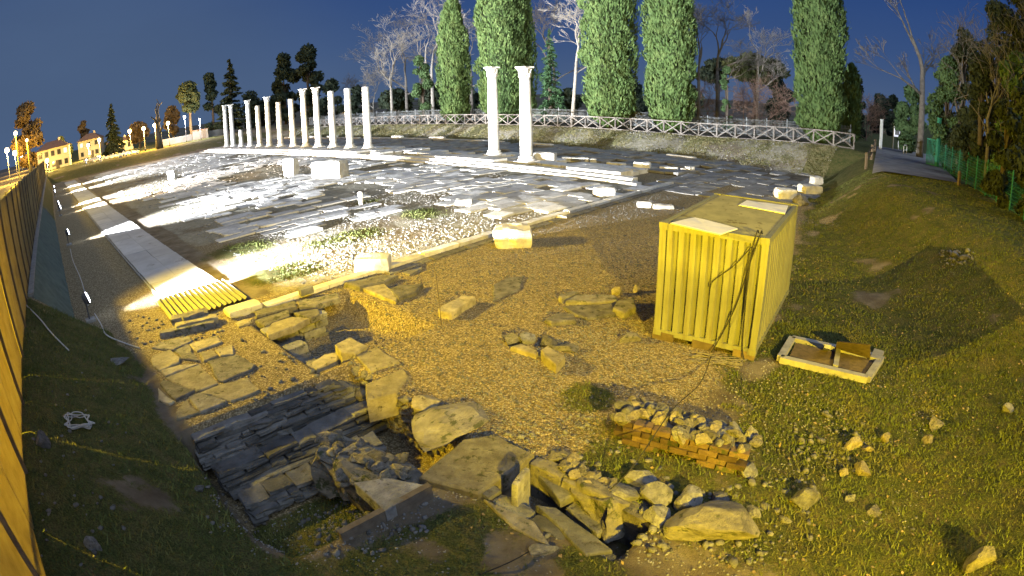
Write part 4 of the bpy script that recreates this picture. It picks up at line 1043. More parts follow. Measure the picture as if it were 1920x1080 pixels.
# single big stones of the foreground
for i, (x, y, w, d_, h, mt, rz, lb) in enumerate(((1325, 995, 1.20, 1.05, .55, 'oldstone', .3, 'largest rounded boulder with a flat cracked top in the foreground'), (1232, 935, .55, .5, .42, 'greystone', .8, 'blocky grey stone behind the largest boulder'),
        (1285, 945, .5, .45, .40, 'greystone', 1.7, 'split grey stone touching the largest boulder'), (1160, 930, .6, .5, .3, 'greystone', 2.2, 'grey stone at the end of the mossy wall'), (1200, 905, .5, .4, .3, 'greystone', 2.9, 'grey stone between mossy wall and split stone'),
        (1238, 975, .4, .4, .3, 'greystone', .4, 'small grey stone wedged beside the largest boulder'), (1378, 868, .45, .4, .40, 'yellowstone', 1.0, 'bright yellow stone at the end of the brick wall'), (1400, 885, .45, .35, .2, 'greystone', 2.0, 'grey flat stone just off the brick wall end'),
        (1508, 940, .55, .42, .38, 'greystone', .2, 'lone grey boulder between the rubble and the yellow stones'), (1597, 840, .36, .30, .32, 'yellowstone', .6, 'upper of two bright yellow boulders on the grass'), (1612, 885, .42, .30, .30, 'yellowstone', 1.5, 'lower of two bright yellow boulders on the grass'),
        (1658, 825, .24, .18, .24, 'yellowstone', .9, 'small pointed yellow stone beside the two bright boulders'), (1626, 845, .22, .18, .18, 'yellowstone', 1.9, 'small yellow stone touching the upper bright boulder'), (1580, 890, .20, .16, .2, 'yellowstone', .3, 'small tan stone touching the lower bright boulder'),
        (1640, 960, .32, .24, .12, 'oldstone', .7, 'flat pale stone alone below the bright boulders'), (1592, 938, .2, .16, .16, 'greystone', .1, 'small grey stone below the two bright boulders'), (1755, 798, .46, .30, .22, 'oldstone', .5, 'tan stone bedded in the grass bank'),
        (1738, 828, .3, .24, .2, 'yellowstone', .9, 'small ochre stone just below the tan bank stone'), (1830, 1062, .50, .4, .5, 'oldstone', .3, 'ochre-sided block at the foot of the bank corner'), (1890, 770, .28, .3, .22, 'greystone', .3, 'grey stone high on the grass bank'),
        (1020, 1032, .40, .22, .14, 'greystone', .3, 'pale flat stone at the foreground grass edge'), (1350, 940, .35, .3, .2, 'greystone', .9, 'grey stone on top beside the largest boulder'), (1410, 965, .30, .24, .2, 'greystone', 1.9, 'angular pale stone right of the largest boulder'.replace('right of', 'past')),
        (218, 680, .75, .45, .12, 'greystone', .5, 'flat pale stone in the dark grass near the slab floor'), (375, 918, .18, .15, .12, 'greystone', .5, 'pale pebble-like stone at the trench grass edge'), (80, 835, .3, .25, .3, 'greystone', .5, 'grey stone at the foot of the screen fence'),
        (176, 1025, .22, .2, .25, 'greystone', .5, 'small upright stone in the dark grass by the fence'), (1808, 485, .5, .4, .2, 'oldstone', .2, 'pale stone cluster piece on the upper bank'), (1790, 478, .4, .3, .2, 'greystone', .9, 'smaller companion stone on the upper bank'))):
    rock(x, y, w, d_, h, lb, mt, rz, i + 1)
# far single stones of the forum
px_block((537, 330), (557, 329), .8, 1.5, 'upright pale stele on the forum floor', 'limestone', 0, 51, .06)
px_block((594, 334), (648, 332), 1.4, 1.35, 'largest pale cube-like block on the forum floor', 'limestone', 0, 52, .08)
px_block((318, 336), (331, 335), .6, .95, 'small upright stele far out on the forum floor', 'limestone', 0, 53, .05)
px_block((1003, 302), (1042, 303), .85, .72, 'fallen drum lying beside the fluted tall column', 'marble', .15, 54, .08)
for i, (a, c, w, h, lb) in enumerate((((1052, 303), (1105, 304), .5, .4, 'long fallen shaft piece past the fallen drum'), ((1106, 305), (1118, 305), .4, .35, 'short fallen piece at the end of the long shaft'), ((1140, 310), (1172, 313), .6, .3, 'low block in the line of fallen stones'),
        ((1188, 318), (1220, 320), .9, .60, 'chunky white block in the line of fallen stones'), ((1236, 320), (1271, 322), .5, .36, 'fallen shaft piece past the chunky white block'), ((1276, 323), (1288, 323), .35, .30, 'small spool-shaped stone between fallen shafts'), ((1288, 323), (1298, 322), .5, .42, 'rounded end block of the fallen shaft line'),
        ((1118, 368), (1148, 366), .8, .5, 'white boulder where the kerb meets the paving'), ((855, 384), (886, 383), .7, .32, 'low white block in the middle of the paving'), ((1455, 372), (1488, 373), .8, .62, 'rounded pale drum behind the container roof'), ((1502, 362), (1534, 362), .9, .55, 'carved white cornice block at the foot of the bank'),
        ((1522, 346), (1538, 346), .6, .6, 'white block standing on the cornice group'), ((1540, 330), (1560, 329), 1.0, .30, 'flat white slab block farthest in the cornice group'), ((1045, 410), (1062, 409), .3, .14, 'small white stone on the gravel past the big rounded block'), ((1195, 388), (1222, 389), .4, .3, 'white rounded stone at the edge of the end paving'), ((1225, 391), (1262, 391), .4, .22, 'low white stone beside the container roof edge'),
        ((772, 492), (802, 489), .3, .05, 'small flat stone along the kerb'))):
    px_block(a, c, w, h, lb, 'limestone', 0, 60 + i, .06)
rock(1500, 384, 1.0, .9, .85, 'round grey-yellow boulder at the foot of the bank behind the container', 'oldstone', .4, 5)
P = G(677, 384); b = MB(); b.lathe([(.13, 0), (.14, .5), (.17, .62), (.10, .70)], 12); o = b.build('marker_post', M['limestone'], None, True, P); tag(o, 'short white marker post among the forum slabs', 'post')
# low row of blocks along the foot of the far bank
fk = empty('bank_kerb', W(45, 43.6, 0)); tag(fk, 'broken white stone row along the foot of the far bank', 'kerb')
u = 20
while u < 100:
    l = rng.uniform(1.5, 3.2)
    if (u > 36 and rng.random() < .8) or rng.random() < .25:
        block(W(u + l / 2, 43.4, 0), (l - .05, .5, rng.choice((.28, .32, .3, .55))), None, 'limestone', ANG_U, .04, 'kerb_block', parent=fk, seed=rng.randint(0, 99))
    u += l

# ------------------------------------------------------------------ container
C0 = Vector((5.06, 10.0, 0)); e2 = Vector((.589, .808, 0)).normalized(); e1 = Vector((-e2.y, e2.x, 0))
CWd, CL, CZ0, CZ1 = 2.38, 4.48, .14, 2.66
CM = Matrix(((e1.x, e2.x, 0, C0.x), (e1.y, e2.y, 0, C0.y), (0, 0, 1, 0), (0, 0, 0, 1)))   # local x across the front, y along the side
ct = empty('shipping_container', (0, 0, 0)); ct.matrix_world = CM; tag(ct, 'cream corrugated steel container standing on timber blocks by the court', 'container')
mk = M['container']
b = MB()
for x in (0, CWd):
    for y in (0, CL):
        b = MB(); b.box((x + (.07 if x == 0 else -.07), y + (.07 if y == 0 else -.07), (CZ0 + CZ1) / 2), (.15, .15, CZ1 - CZ0)); b.build('corner_post', mk, ct)
        for z in (CZ0 + .05, CZ1 - .05):
            b = MB(); b.box((x + (.08 if x == 0 else -.08), y + (.08 if y == 0 else -.08), z), (.19, .19, .13)); b.build('corner_casting', mk, ct)
for z, hh in ((CZ1 - .07, .14), (CZ0 + .06, .12)):
    for y in (.05, CL - .05):
        b = MB(); b.box((CWd / 2, y, z), (CWd - .28, .10, hh)); b.build('end_rail', mk, ct)
    for x in (.05, CWd - .05):
        b = MB(); b.box((x, CL / 2, z), (.10, CL - .28, hh)); b.build('side_rail', mk, ct)
def wall_panel(L, Hh, pitch, depth, place):
    V, F = corrugated(L, Hh, pitch, depth, .01, True); b = MB(); b.add([place(Vector(p)) for p in V], F); return b
zh = CZ1 - CZ0 - .24
wall_panel(CWd - .28, zh, .262, .075, lambda p: Vector((p.x + .14, .085 - p.y, p.z + CZ0 + .12))).build('end_wall', mk, ct)
wall_panel(CL - .28, zh, .28, .085, lambda p: Vector((.095 - p.y, p.x + .14, p.z + CZ0 + .12))).build('side_wall', mk, ct)
wall_panel(CL - .28, zh, .235, .055, lambda p: Vector((CWd - .075 + p.y, p.x + .14, p.z + CZ0 + .12))).build('side_wall', mk, ct)
wall_panel(CWd - .28, zh, .262, .06, lambda p: Vector((p.x + .14, CL - .075 + p.y, p.z + CZ0 + .12))).build('end_wall', mk, ct)
V, F = corrugated(CL - .2, CWd - .2, .10, .022, .01)
b = MB(); b.add([(p[2] + .1, p[0] + .1, CZ1 - .035 + p[1]) for p in V], F); b.build('roof', M['roofpaint'], ct)
b = MB(); b.box((CWd / 2, CL / 2, CZ0 + .03), (CWd - .2, CL - .2, .06)); b.build('floor', M['wood_dark'], ct)
inv = CM.inverted()
for i, (pl, lb) in enumerate((([(1258, 417), (1303, 406), (1383, 427), (1350, 438)], 'white sheet lying on the front edge of the container roof'), ([(1385, 383), (1400, 375), (1478, 385), (1472, 399)], 'white sheet lying at the back corner of the container roof'))):
    o = subdiv_prism('roof_sheet', pxpoly(pl, z=CZ1 + .03), CZ1 + .02, .025, 'sheet', None, lb, 'sheet', .004, .004, 300 + i)
for i, (x, y) in enumerate(((.25, .1), (1.2, .1), (2.15, .1), (.15, 2.3), (2.2, 2.3), (.25, 4.3), (2.15, 4.3))):
    b = MB(); b.box((0, 0, 0), (.5 if i < 3 else .3, .22, .24), None, .01, rng); o = b.build('timber_block', M['timber']); o.matrix_world = CM @ Matrix.Translation((x, y, .07))
    tag(o, 'brown timber block carrying the container', 'timber block', 'timber blocks under the container')
# cables down the front of the container
def cab(name, pts, r, mat, label, grp=None):
    b = MB(); 
    P = [Vector(p) for p in pts]; Q = []
    for i in range(len(P) - 1):
        p0 = P[max(0, i - 1)]; p1 = P[i]; p2 = P[i + 1]; p3 = P[min(len(P) - 1, i + 2)]
        for k in range(6):
            t = k / 6; Q.append(.5 * ((2 * p1) + (p2 - p0) * t + (2 * p0 - 5 * p1 + 4 * p2 - p3) * t * t + (3 * p1 - p0 - 3 * p2 + p3) * t ** 3))
    Q.append(P[-1]); b.tube(Q, r, 6); o = b.build(name, M[mat], None, True); tag(o, label, 'cable', grp); return o
cp = lambda x, z, y=-.03: CM @ Vector((x, y, z))
cab('cable', [cp(.30, CZ1 + .02, .35), cp(.28, CZ1 + .10, .05), cp(.34, 2.35), cp(.36, 1.6), cp(.34, .9), cp(.30, .3), cp(.2, .05, -.12)], .016, 'black', 'black cable hanging straight down the container front')
cab('cable', [cp(.22, CZ1 + .02, .30), cp(.20, CZ1 + .09, .02), cp(.36, 2.1), cp(.55, 1.2), cp(.80, .45), cp(.95, .06, -.15)], .016, 'black', 'black cable crossing the container front towards the ground')
cab('cable', [cp(.36, 2.45), cp(.7, 2.0), cp(1.10, 1.62), cp(1.16, 1.45)], .014, 'black', 'short black cable slanting off the container corner')
pts = []
for k in range(46):
    a = k * .75; rr = .20 + .14 * math.sin(k * 1.7); pts.append(CM @ Vector((.72 + rr * 1.7 * math.cos(a * 1.13) + .1 * math.sin(k * .9), -.42 + rr * .9 * math.sin(a) + .06 * math.cos(k * 2.3), .04 + .03 * (k % 5))))
for p in pts: p.z = TZ(p) + .03 + .03 * rng.random()
cab('cable_coil', pts, .008, 'cable_tan', 'tangled pale cable on the ground before the container')
pts = []
for k in range(40):
    a = k * .72; rr = .85 + .30 * math.sin(k * 2.1 + .02 * k * k); q = GT(150 + 27 * rr * math.cos(a), 797 + 15 * rr * math.sin(a)); pts.append(q + Vector((0, 0, .05 + .02 * (k % 4))))
cab('cable_coil', pts, .010, 'cable_grey', 'coil of pale cable lying in the dark grass by the fence')
for i, (q, lb) in enumerate((([(178, 590), (190, 610), (200, 630), (232, 645), (262, 655)], 'thin pale cable trailing from the first floodlight'), ([(132, 468), (137, 490), (150, 520), (158, 545), (166, 575)], 'pale cable on the gravel between two floodlights'), ([(50, 575), (75, 600), (98, 628), (130, 660)], 'pale cable running down the bank below the screen fence'))):
    cab('cable', [GT(*p) + Vector((0, 0, .04)) for p in q], .02, 'cable_grey', lb)
cab('cable', [GT(900, 1079) + Vector((0, 0, .02)), GT(990, 1040) + Vector((0, 0, .05)), GT(1090, 985) + Vector((0, 0, .35)), GT(1170, 930) + Vector((0, 0, .4)), GT(1250, 830) + Vector((0, 0, .6)), GT(1310, 740) + Vector((0, 0, .25)), CM @ Vector((.9, -.3, .06))], .009, 'black', 'thin black cable strung across the foreground ruins to the container')

# hatch in the grass beside the container
hp = GT(1560, 672); hz = hp.z + .04
ht = empty('hatch_frame', Vector((hp.x, hp.y, hz))); tag(ht, 'pale concrete frame with brown metal plates sunk in the grass', 'hatch')
def HP(px, py, z=.06): return G(px, py, hz + z)
fr = [(1463, 673), (1485, 636), (1652, 672), (1626, 711)]
Q = [HP(*p) for p in fr]
for i in range(4):
    a, c = Q[i], Q[(i + 1) % 4]; b = MB(); b.beam(a, c, .16, .14); b.build('frame_bar', M['concrete'], ht, loc=-ht.location)
mid0, mid1 = HP(1566, 690), HP(1572, 655)
b = MB(); b.beam(mid0, mid1, .12, .135); b.build('frame_bar', M['concrete'], ht, loc=-ht.location)
def plate(pts, lift=None, lb=None):
    V, F = corrugated(1.0, 1.0, .05, .012, .01)
    A, B_, C_, D_ = [Vector(p) for p in pts]
    n = (B_ - A).cross(D_ - A).normalized(); n = n if n.z > 0 else -n
    b = MB(); b.add([(A.lerp(B_, p[0])).lerp(D_.lerp(C_, p[0]), p[2]) + n * p[1] for p in V], F)
    return b.build('plate', M['grate'], ht, loc=-ht.location)
plate([HP(1480, 669, .05), HP(1492, 643, .05), HP(1568, 661, .05), HP(1560, 688, .05)])
plate([HP(1570, 691, .05), HP(1576, 662, .05), HP(1640, 676, .05), HP(1620, 702, .05)])
plate([HP(1566, 652, .10), HP(1570, 640, .55), HP(1632, 646, .55), HP(1632, 672, .08)])
b = MB(); b.beam(HP(1547, 655, .0), HP(1552, 650, .46), .14, .08); b.build('hinge_post', M['concrete'], ht, loc=-ht.location)
b = MB(); b.beam(HP(1640, 676, .08), HP(1648, 660, .1), .26, .12); b.build('end_block', M['concrete'], ht, loc=-ht.location)

# ------------------------------------------------------------------ paths, roads
def sheet(name, uvpts, dz, mat, label, kindv='structure', step=1.2):
    us = [p[0] for p in uvpts]; vs = [p[1] for p in uvpts]
    (A, B_, C_, D_) = uvpts; n = 22; m = 22; V = []; F = []
    for i in range(n + 1):
        for j in range(m + 1):
            s, t = i / n, j / m
            q = (np.array(A) * (1 - s) + np.array(B_) * s) * (1 - t) + (np.array(D_) * (1 - s) + np.array(C_) * s) * t
            V.append(W(q[0], q[1], Ts(q[0], q[1]) + dz))
    for i in range(n):
        for j in range(m): F.append((i * (m + 1) + j, (i + 1) * (m + 1) + j, (i + 1) * (m + 1) + j + 1, i * (m + 1) + j + 1))
    me = mesh_np(name, [tuple(v) for v in V], F, True)
    if me.polygons[0].normal.z < 0: me.flip_normals()
    o = link(name, me, mat); tag(o, label, name.replace('_', ' '), kind=kindv); return o
M['path'] = pmat('path_paving', (.16, .15, .145), (.24, .23, .22), 1.0, .9, .4, 20, .01, vary=0, coord='Position', c3=(.30, .29, .275))
M['asphalt'] = pmat('road_asphalt', (.045, .045, .047), (.075, .073, .07), 1.0, .85, .4, 30, .01, vary=0, coord='Position')
M['pavement'] = pmat('sidewalk', (.22, .21, .2), (.30, .29, .27), .6, .9, .3, 12, .01, vary=0, coord='Position')
sheet('path', [(-1.6, 36.0), (3.9, 33.6), (6.6, 60), (.6, 62)], .10, M['path'], 'grey paved path climbing to the gate')
sheet('road', [(-30, -9.5), (600, -9.5), (600, -4.2), (-30, -4.2)], .03, M['asphalt'], 'street beyond the screen fence')
sheet('sidewalk', [(-30, -4.2), (600, -4.2), (600, -2.2), (-30, -2.2)], .14, M['pavement'], 'sidewalk beyond the screen fence')

# ------------------------------------------------------------------ wooden cross fence on the far bank
xf = empty('cross_rail_fence', W(50, 49.6, 1.5)); tag(xf, 'long pale wooden fence of crossed rails on top of the far bank', 'fence')
pm = MB(); pm.box((0, 0, .68), (.13, .13, 1.46)); pmm = pm.mesh('post'); pmm.materials.append(M['wood_rail'])
us = list(np.arange(7.6, 96, 1.88)); prev = None
FH = 1.32
def fence_base(u): 
    v = 49.6 + (0 if u > 14 else 0); return W(u, v, Ts(u, v) - .06)
for i, u in enumerate(us):
    P = fence_base(u); o = link('post', pmm, None, xf); o.location = P - xf.location; o.rotation_euler = (0, 0, ANG_U)
    if i:
        Q = fence_base(us[i - 1]); up = Vector((0, 0, 1))
        for nm, a, c, w, h in (('top_rail', Q + up * (FH + .06), P + up * (FH + .06), .11, .10), ('bottom_rail', Q + up * .18, P + up * .18, .07, .08),
                               ('brace', Q + up * .2, P + up * FH, .06, .09), ('brace', Q + up * FH, P + up * .2, .06, .09)):
            b = MB(); c0 = (a + c) / 2; off = Vector((DV[0], DV[1], 0)) * (-.07 if nm != 'brace' else (-.03 if a.z > c.z else .03))
            b.beam(a - c0, c - c0, w, h); b.build(nm, M['wood_rail'], xf, loc=c0 + off - xf.location)
# second, plain rail leading down to the path
pr = empty('rail_fence', W(7.2, 46, 1.8)); tag(pr, 'short brown post and rail fence at the path edge', 'fence')
pp_ = [GT(1623, 318), GT(1634, 300), GT(1640, 285)]
for i, P in enumerate(pp_):
    b = MB(); b.box((0, 0, .5), (.14, .14, 1.2)); b.build('post', M['timber'], pr, loc=P - pr.location)
    if i:
        for z in (.55, .95): 
            b = MB(); b.beam(pp_[i - 1] + Vector((0, 0, z)), P + Vector((0, 0, z)), .06, .1); b.build('rail', M['timber'], pr, loc=-pr.location)
# dark metal picket fence behind the cross fence
M['fence_metal'] = pmat('fence_metal', (.16, .18, .19), (.26, .28, .29), 3, .6, 0, vary=0, metal=.1)
pf = empty('picket_fence', W(50, 55, 1.6)); tag(pf, 'grey metal picket fence behind the cypress trees', 'fence')
def zt(u, v): return Ts(u, v)
for seg in range(0, 46):
    u0 = 9 + seg * 2.2; b = MB(); v = 55.5
    for k in range(15):
        u = u0 + k * .145; z = zt(u, v); b.box((0, 0, 0), (.035, .03, 1.75), Matrix.Translation(W(u, v, z + .95) - pf.location))
    o = b.build('picket_panel', M['fence_metal'], pf); o['kind'] = 'stuff'
    b = MB(); z = zt(u0, v); b.box((0, 0, 0), (.09, .09, 2.1), Matrix.Translation(W(u0 - .07, v, z + .95) - pf.location)); b.build('post', M['fence_metal'], pf)
    for zz in (.3, 1.55):
        b = MB(); b.beam(W(u0, v + .04, zt(u0, v) + zz) - pf.location, W(u0 + 2.2, v + .04, zt(u0 + 2.2, v) + zz) - pf.location, .03, .05); b.build('rail', M['fence_metal'], pf)
# gate and green mesh fence at the right
M['green_metal'] = pmat('green_fence_paint', (.02, .13, .09), (.03, .18, .12), 3, .6, 0, vary=0)
M['post_white'] = pmat('galvanised_post', (.48, .50, .48), (.58, .60, .58), 3, .6, 0, vary=0)
gp = []
def vpost(px, y0, y1, dist, w, name, mat, label, cat='post'):
    P = AT(px, y0, dist); zt_ = AT(px, y1, dist).z; zb = TZ(P) - .1
    b = MB(); b.box((0, 0, (zt_ - zb) / 2), (w, w, zt_ - zb)); b.box((0, 0, zt_ - zb + .02), (w * 1.3, w * 1.3, .04)); o = b.build(name, M[mat], None, False, Vector((P.x, P.y, zb))); tag(o, label, cat); return o
vpost(1651, 275, 224, 56, .22, 'gate_post', 'post_white', 'white gate post at the end of the crossed rail fence')
vpost(1757, 300, 221, 46, .26, 'gate_post', 'green_metal', 'green gate post beside the mesh fence')
# info board
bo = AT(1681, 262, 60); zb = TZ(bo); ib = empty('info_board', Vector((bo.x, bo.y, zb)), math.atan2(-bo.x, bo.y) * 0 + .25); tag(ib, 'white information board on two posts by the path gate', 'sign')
b = MB(); b.box((0, 0, 2.05), (1.05, .07, 1.35)); b.build('panel', emat('board_added_glow', (.80, .82, .90), .75), ib)  # panel emits its own glow, added in place of light falling on the board
b = MB(); b.box((0, -.045, 2.05), (.80, .01, 1.0)); b.build('print_area', M['concrete'], ib)
for s in (-.5, .5): b = MB(); b.box((s, .06, 1.3), (.09, .09, 2.8)); b.build('post', M['post_white'], ib)
# open green gate leaf
g0, g1 = AT(1738, 285, 47), AT(1757, 300, 46); gl = empty('gate', Vector((g1.x, g1.y, TZ(g1)))); tag(gl, 'open green metal gate leaf at the path end', 'gate')
for s in np.linspace(0, 1, 9):
    P = g0.lerp(g1, s); b = MB(); b.box((P.x - gl.location.x, P.y - gl.location.y, 1.1), (.05, .05, 2.0)); b.build('bar', M['green_metal'], gl)
for z in (.15, 2.05):
    b = MB(); a, c = Vector((g0.x, g0.y, gl.location.z + z)), Vector((g1.x, g1.y, gl.location.z + z)); b.beam(a - gl.location, c - gl.location, .06, .08); b.build('rail', M['green_metal'], gl)
mf = empty('mesh_fence', AT(1757, 300, 46)); mf.location.z = TZ(mf.location); tag(mf, 'green wire mesh fence running along the dark wood', 'fence')
L0, L1 = AT(1760, 302, 46), AT(1919, 392, 27); L2 = L1 + (L1 - L0) * .35
nP = 12
for i in range(nP + 1):
    P = L0.lerp(L2, i / nP); P.z = TZ(P)
    b = MB(); b.box((0, 0, .95), (.06, .06, 2.0)); b.build('post', M['green_metal'], mf, loc=P - mf.location)
b = MB()
for z in np.arange(.1, 1.85, .16): b.beam(Vector((L0.x, L0.y, TZ(L0) + z)) - mf.location, Vector((L2.x, L2.y, TZ(L2) + z)) - mf.location, .012, .012)
for s in np.linspace(0, 1, 150):
    P = L0.lerp(L2, s); b.box((P.x - mf.location.x, P.y - mf.location.y, TZ(P) + .95 - mf.location.z), (.01, .01, 1.75))
o = b.build('wire_mesh', M['green_metal'], mf); o['kind'] = 'stuff'
# two white benches/barriers by the gate
for i, (x, y) in enumerate(((1698, 268), (1722, 268))):
    P = AT(x, y, 55); P.z = TZ(P); t = empty('barrier', P, .4); tag(t, ['low white barrier by the information board', 'low white barrier by the green gate'][i], 'barrier')
    b = MB(); b.tube([(-.35, 0, -.05), (-.35, 0, .75), (-.25, 0, .9), (.25, 0, .9), (.35, 0, .75), (.35, 0, -.05)], .04, 8); b.build('hoop', M['post_white'], t, True)
    b = MB(); b.beam((-.35, 0, .45), (.35, 0, .45), .04, .05); b.build('crossbar', M['post_white'], t)
P = GT(1797, 349); b = MB(); b.box((0, 0, .35), (.16, .16, .95)); b.box((0, 0, .85), (.12, .12, .06)); o = b.build('bollard', M['timber'], None, False, P); tag(o, 'brown wooden bollard at the near corner of the path', 'bollard')

# ------------------------------------------------------------------ trees
def leaves_mesh(name, C, Nn, up, L, Wd, seed):
    """quads: centre C, normal-ish Nn, long axis up"""
    r = np.random.default_rng(seed); n = len(C)
    up = up / np.linalg.norm(up, axis=1, keepdims=True)
    sd = np.cross(up, Nn); sd /= np.maximum(np.linalg.norm(sd, axis=1, keepdims=True), 1e-6)
    L = L[:, None]; Wd = Wd[:, None]
    V = np.stack([C - up * L * .5, C + sd * Wd * .5 - up * L * .05, C + up * L * .5, C - sd * Wd * .5 - up * L * .05], 1)
    return mesh_np(name, V.reshape(-1, 3), np.arange(n * 4).reshape(n, 4))
def cypress(P, H, R, label, seed, n=15000, bulge=.35):
    t = empty('cypress_tree', P); tag(t, label, 'tree', 'cypress trees behind the cross fence')
    b = MB(); b.lathe([(R * .14, -.2), (R * .11, 1.0), (R * .05, H * .6)], 9); b.build('trunk', M['bark_grey'], t, True)
    r = np.random.default_rng(seed)
    tab = r.random((64, 64))
    def lump(a, h):
        x = (a / 6.2832 * 15) % 15; y = h * H / 1.0
        i = x.astype(int); j = y.astype(int); fx = x - i; fy = y - j
        g = lambda p, q: tab[p % 15, q % 64]
        return (g(i, j) * (1 - fx) + g(i + 1, j) * fx) * (1 - fy) + (g(i, j + 1) * (1 - fx) + g(i + 1, j + 1) * fx) * fy
    def prof(h): return np.clip(h / .06, 0, 1) ** .55 * (.82 + .18 * np.clip((h) / .3, 0, 1)) * np.clip(1 - ((h - bulge) / (1.0 - bulge)).clip(0, 1) ** 2.6, 0, 1) ** .62
    h = r.random(n) ** 1.05; a = r.uniform(0, 6.2832, n)
    lp = lump(a, h); depth = r.random(n) ** 2.2
    rr = R * prof(h) * (.72 + .40 * lp) * (1 - .22 * depth) + r.exponential(.07, n) * (lp > .45)
    C = np.stack([rr * np.cos(a), rr * np.sin(a), .15 + h * (H - .15)], -1)
    out = np.stack([np.cos(a), np.sin(a), np.zeros(n)], -1)
    up = np.stack([np.zeros(n), np.zeros(n), np.ones(n)], -1) * 1.0 + out * r.uniform(.0, .75, n)[:, None] + r.normal(0, .28, (n, 3))
    nn_ = out + r.normal(0, .55, (n, 3))
    me = leaves_mesh('crown', C, nn_, up, r.uniform(.18, .70, n), r.uniform(.09, .24, n), seed)
    link('crown', me, M['cypress'], t)
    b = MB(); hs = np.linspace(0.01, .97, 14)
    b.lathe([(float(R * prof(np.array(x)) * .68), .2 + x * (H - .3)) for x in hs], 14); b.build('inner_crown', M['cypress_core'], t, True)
    return t
def place(px, py, v=None, dist=None):
    P = ONV(px, py, v) if v is not None else AT(px, py, dist)
    P.z = TZ(P); return P
def height_to(P, px, py):
    d = ray(px, py); return CH + d.z / math.hypot(d.x, d.y) * math.hypot(P.x, P.y) - P.z
for i, (cx, hw, by_, topy, v, lb) in enumerate(((853, 32, 212, -6, 53.2, 'slimmest cypress, lightest green, beside the bare trees'), (940, 49, 210, -190, 53.0, 'broad cypress rising behind the two tall columns'),
        (1144, 55, 215, -210, 52.8, 'broad cypress next to the pale leaning trunk'), (1257, 51, 222, -200, 52.6, 'dense rounded cypress at the open sky gap'), (1536, 52, 250, -220, 52.6, 'lone tall cypress nearest the gate'))):
    P = place(cx, by_, v); d = math.hypot(P.x, P.y); R = hw / 1075 * d * .98
    cypress(P, height_to(P, cx, max(topy, -6)) + (max(0, -6 - topy) / 1075 * d * 1.1), R, lb, 40 + i, 24000 if i else 15000, .35 if i != 4 else .3)
P = place(985, 208, 57); cypress(P, height_to(P, 985, -5) + 2, 1.6, 'dark thin cypress half hidden behind the broad one', 61, 6000)
P = place(1594, 235, 60); cypress(P, height_to(P, 1594, 120), 1.1, 'small cypress tucked beside the lone tall cypress', 62, 4000)

def branch_segments(P0, d0, L, r0, depth, rng, out, droop=.0, spread=.5, kids=(2, 4), twist=.25, minr=.008, ratio=.70):
    n = 4; p = Vector(P0); d = Vector(d0).normalized(); pts = [p.copy()]; rr = [r0]
    for i in range(n):
        d = (d + Vector((rng.gauss(0, twist), rng.gauss(0, twist), rng.gauss(0, twist) * .6 - droop))).normalized() if i or depth < 5 else d
        p = p + d * L / n; pts.append(p.copy()); rr.append(max(minr, r0 * (1 - .42 * (i + 1) / n)))
    out.append((pts, rr))
    if depth <= 0: return
    k = rng.randint(*kids)
    for j in range(k):
        f = rng.uniform(.35, 1.0) if j else 1.0
        i = min(n, max(1, int(round(f * n)))); q = pts[i]
        ax = Vector((rng.gauss(0, 1), rng.gauss(0, 1), rng.gauss(0, .5))).normalized()
        nd_ = (d * (1 - spread * .4) + ax * spread * rng.uniform(.7, 1.3) + Vector((0, 0, .12))).normalized()
        branch_segments(q, nd_, L * rng.uniform(ratio - .12, ratio + .08), rr[i] * rng.uniform(.55, .78), depth - 1, rng, out, droop, spread, kids, twist, minr, ratio)
def bare_tree(P, H, label, seed, mat='bark_pale', depth=5, spread=.55, trunk=.35, r0=None, lean=(0, 0), kids=(3, 4), name='bare_tree', group='leafless trees', twist=.22, minr=.012, droop=0.0):
    rng_ = random.Random(seed); t = empty(name, P); tag(t, label, 'tree', group)
    r0 = r0 or H * .018
    segs = []; Lt = H * trunk
    tp = [Vector((0, 0, -.2)), Vector((lean[0] * Lt * .5, lean[1] * Lt * .5, Lt * .5)), Vector((lean[0] * Lt, lean[1] * Lt, Lt))]
    b = MB(); b.tube(tp, [r0 * 1.25, r0, r0 * .85], 9); b.build('trunk', M[mat], t, True)
    # leader continues
    branch_segments(tp[-1], Vector((lean[0], lean[1], 1)), H * (1 - trunk) * .42, r0 * .8, depth, rng_, segs, droop, spread, kids, twist, minr)
    branch_segments(tp[-1], Vector((rng_.gauss(0, .6), rng_.gauss(0, .6), .8)), H * (1 - trunk) * .36, r0 * .6, depth - 1, rng_, segs, droop, spread, kids, twist, minr)
    branch_segments(tp[1].lerp(tp[2], .6), Vector((rng_.gauss(0, .9), rng_.gauss(0, .9), .5)), H * (1 - trunk) * .30, r0 * .45, depth - 1, rng_, segs, droop, spread, kids, twist, minr)
    zmax = max(p.z for s in segs for p in s[0]); k = (H - Lt) / max(.1, zmax - Lt)
    b = MB()
    for pts, rr in segs:
        q = [Vector((p.x, p.y, Lt + (p.z - Lt) * k if p.z > Lt else p.z)) for p in pts]
        b.tube(q, rr, 4 if rr[0] < .05 else 6, False)
    b.build('branches', M[mat], t, True)
    return t
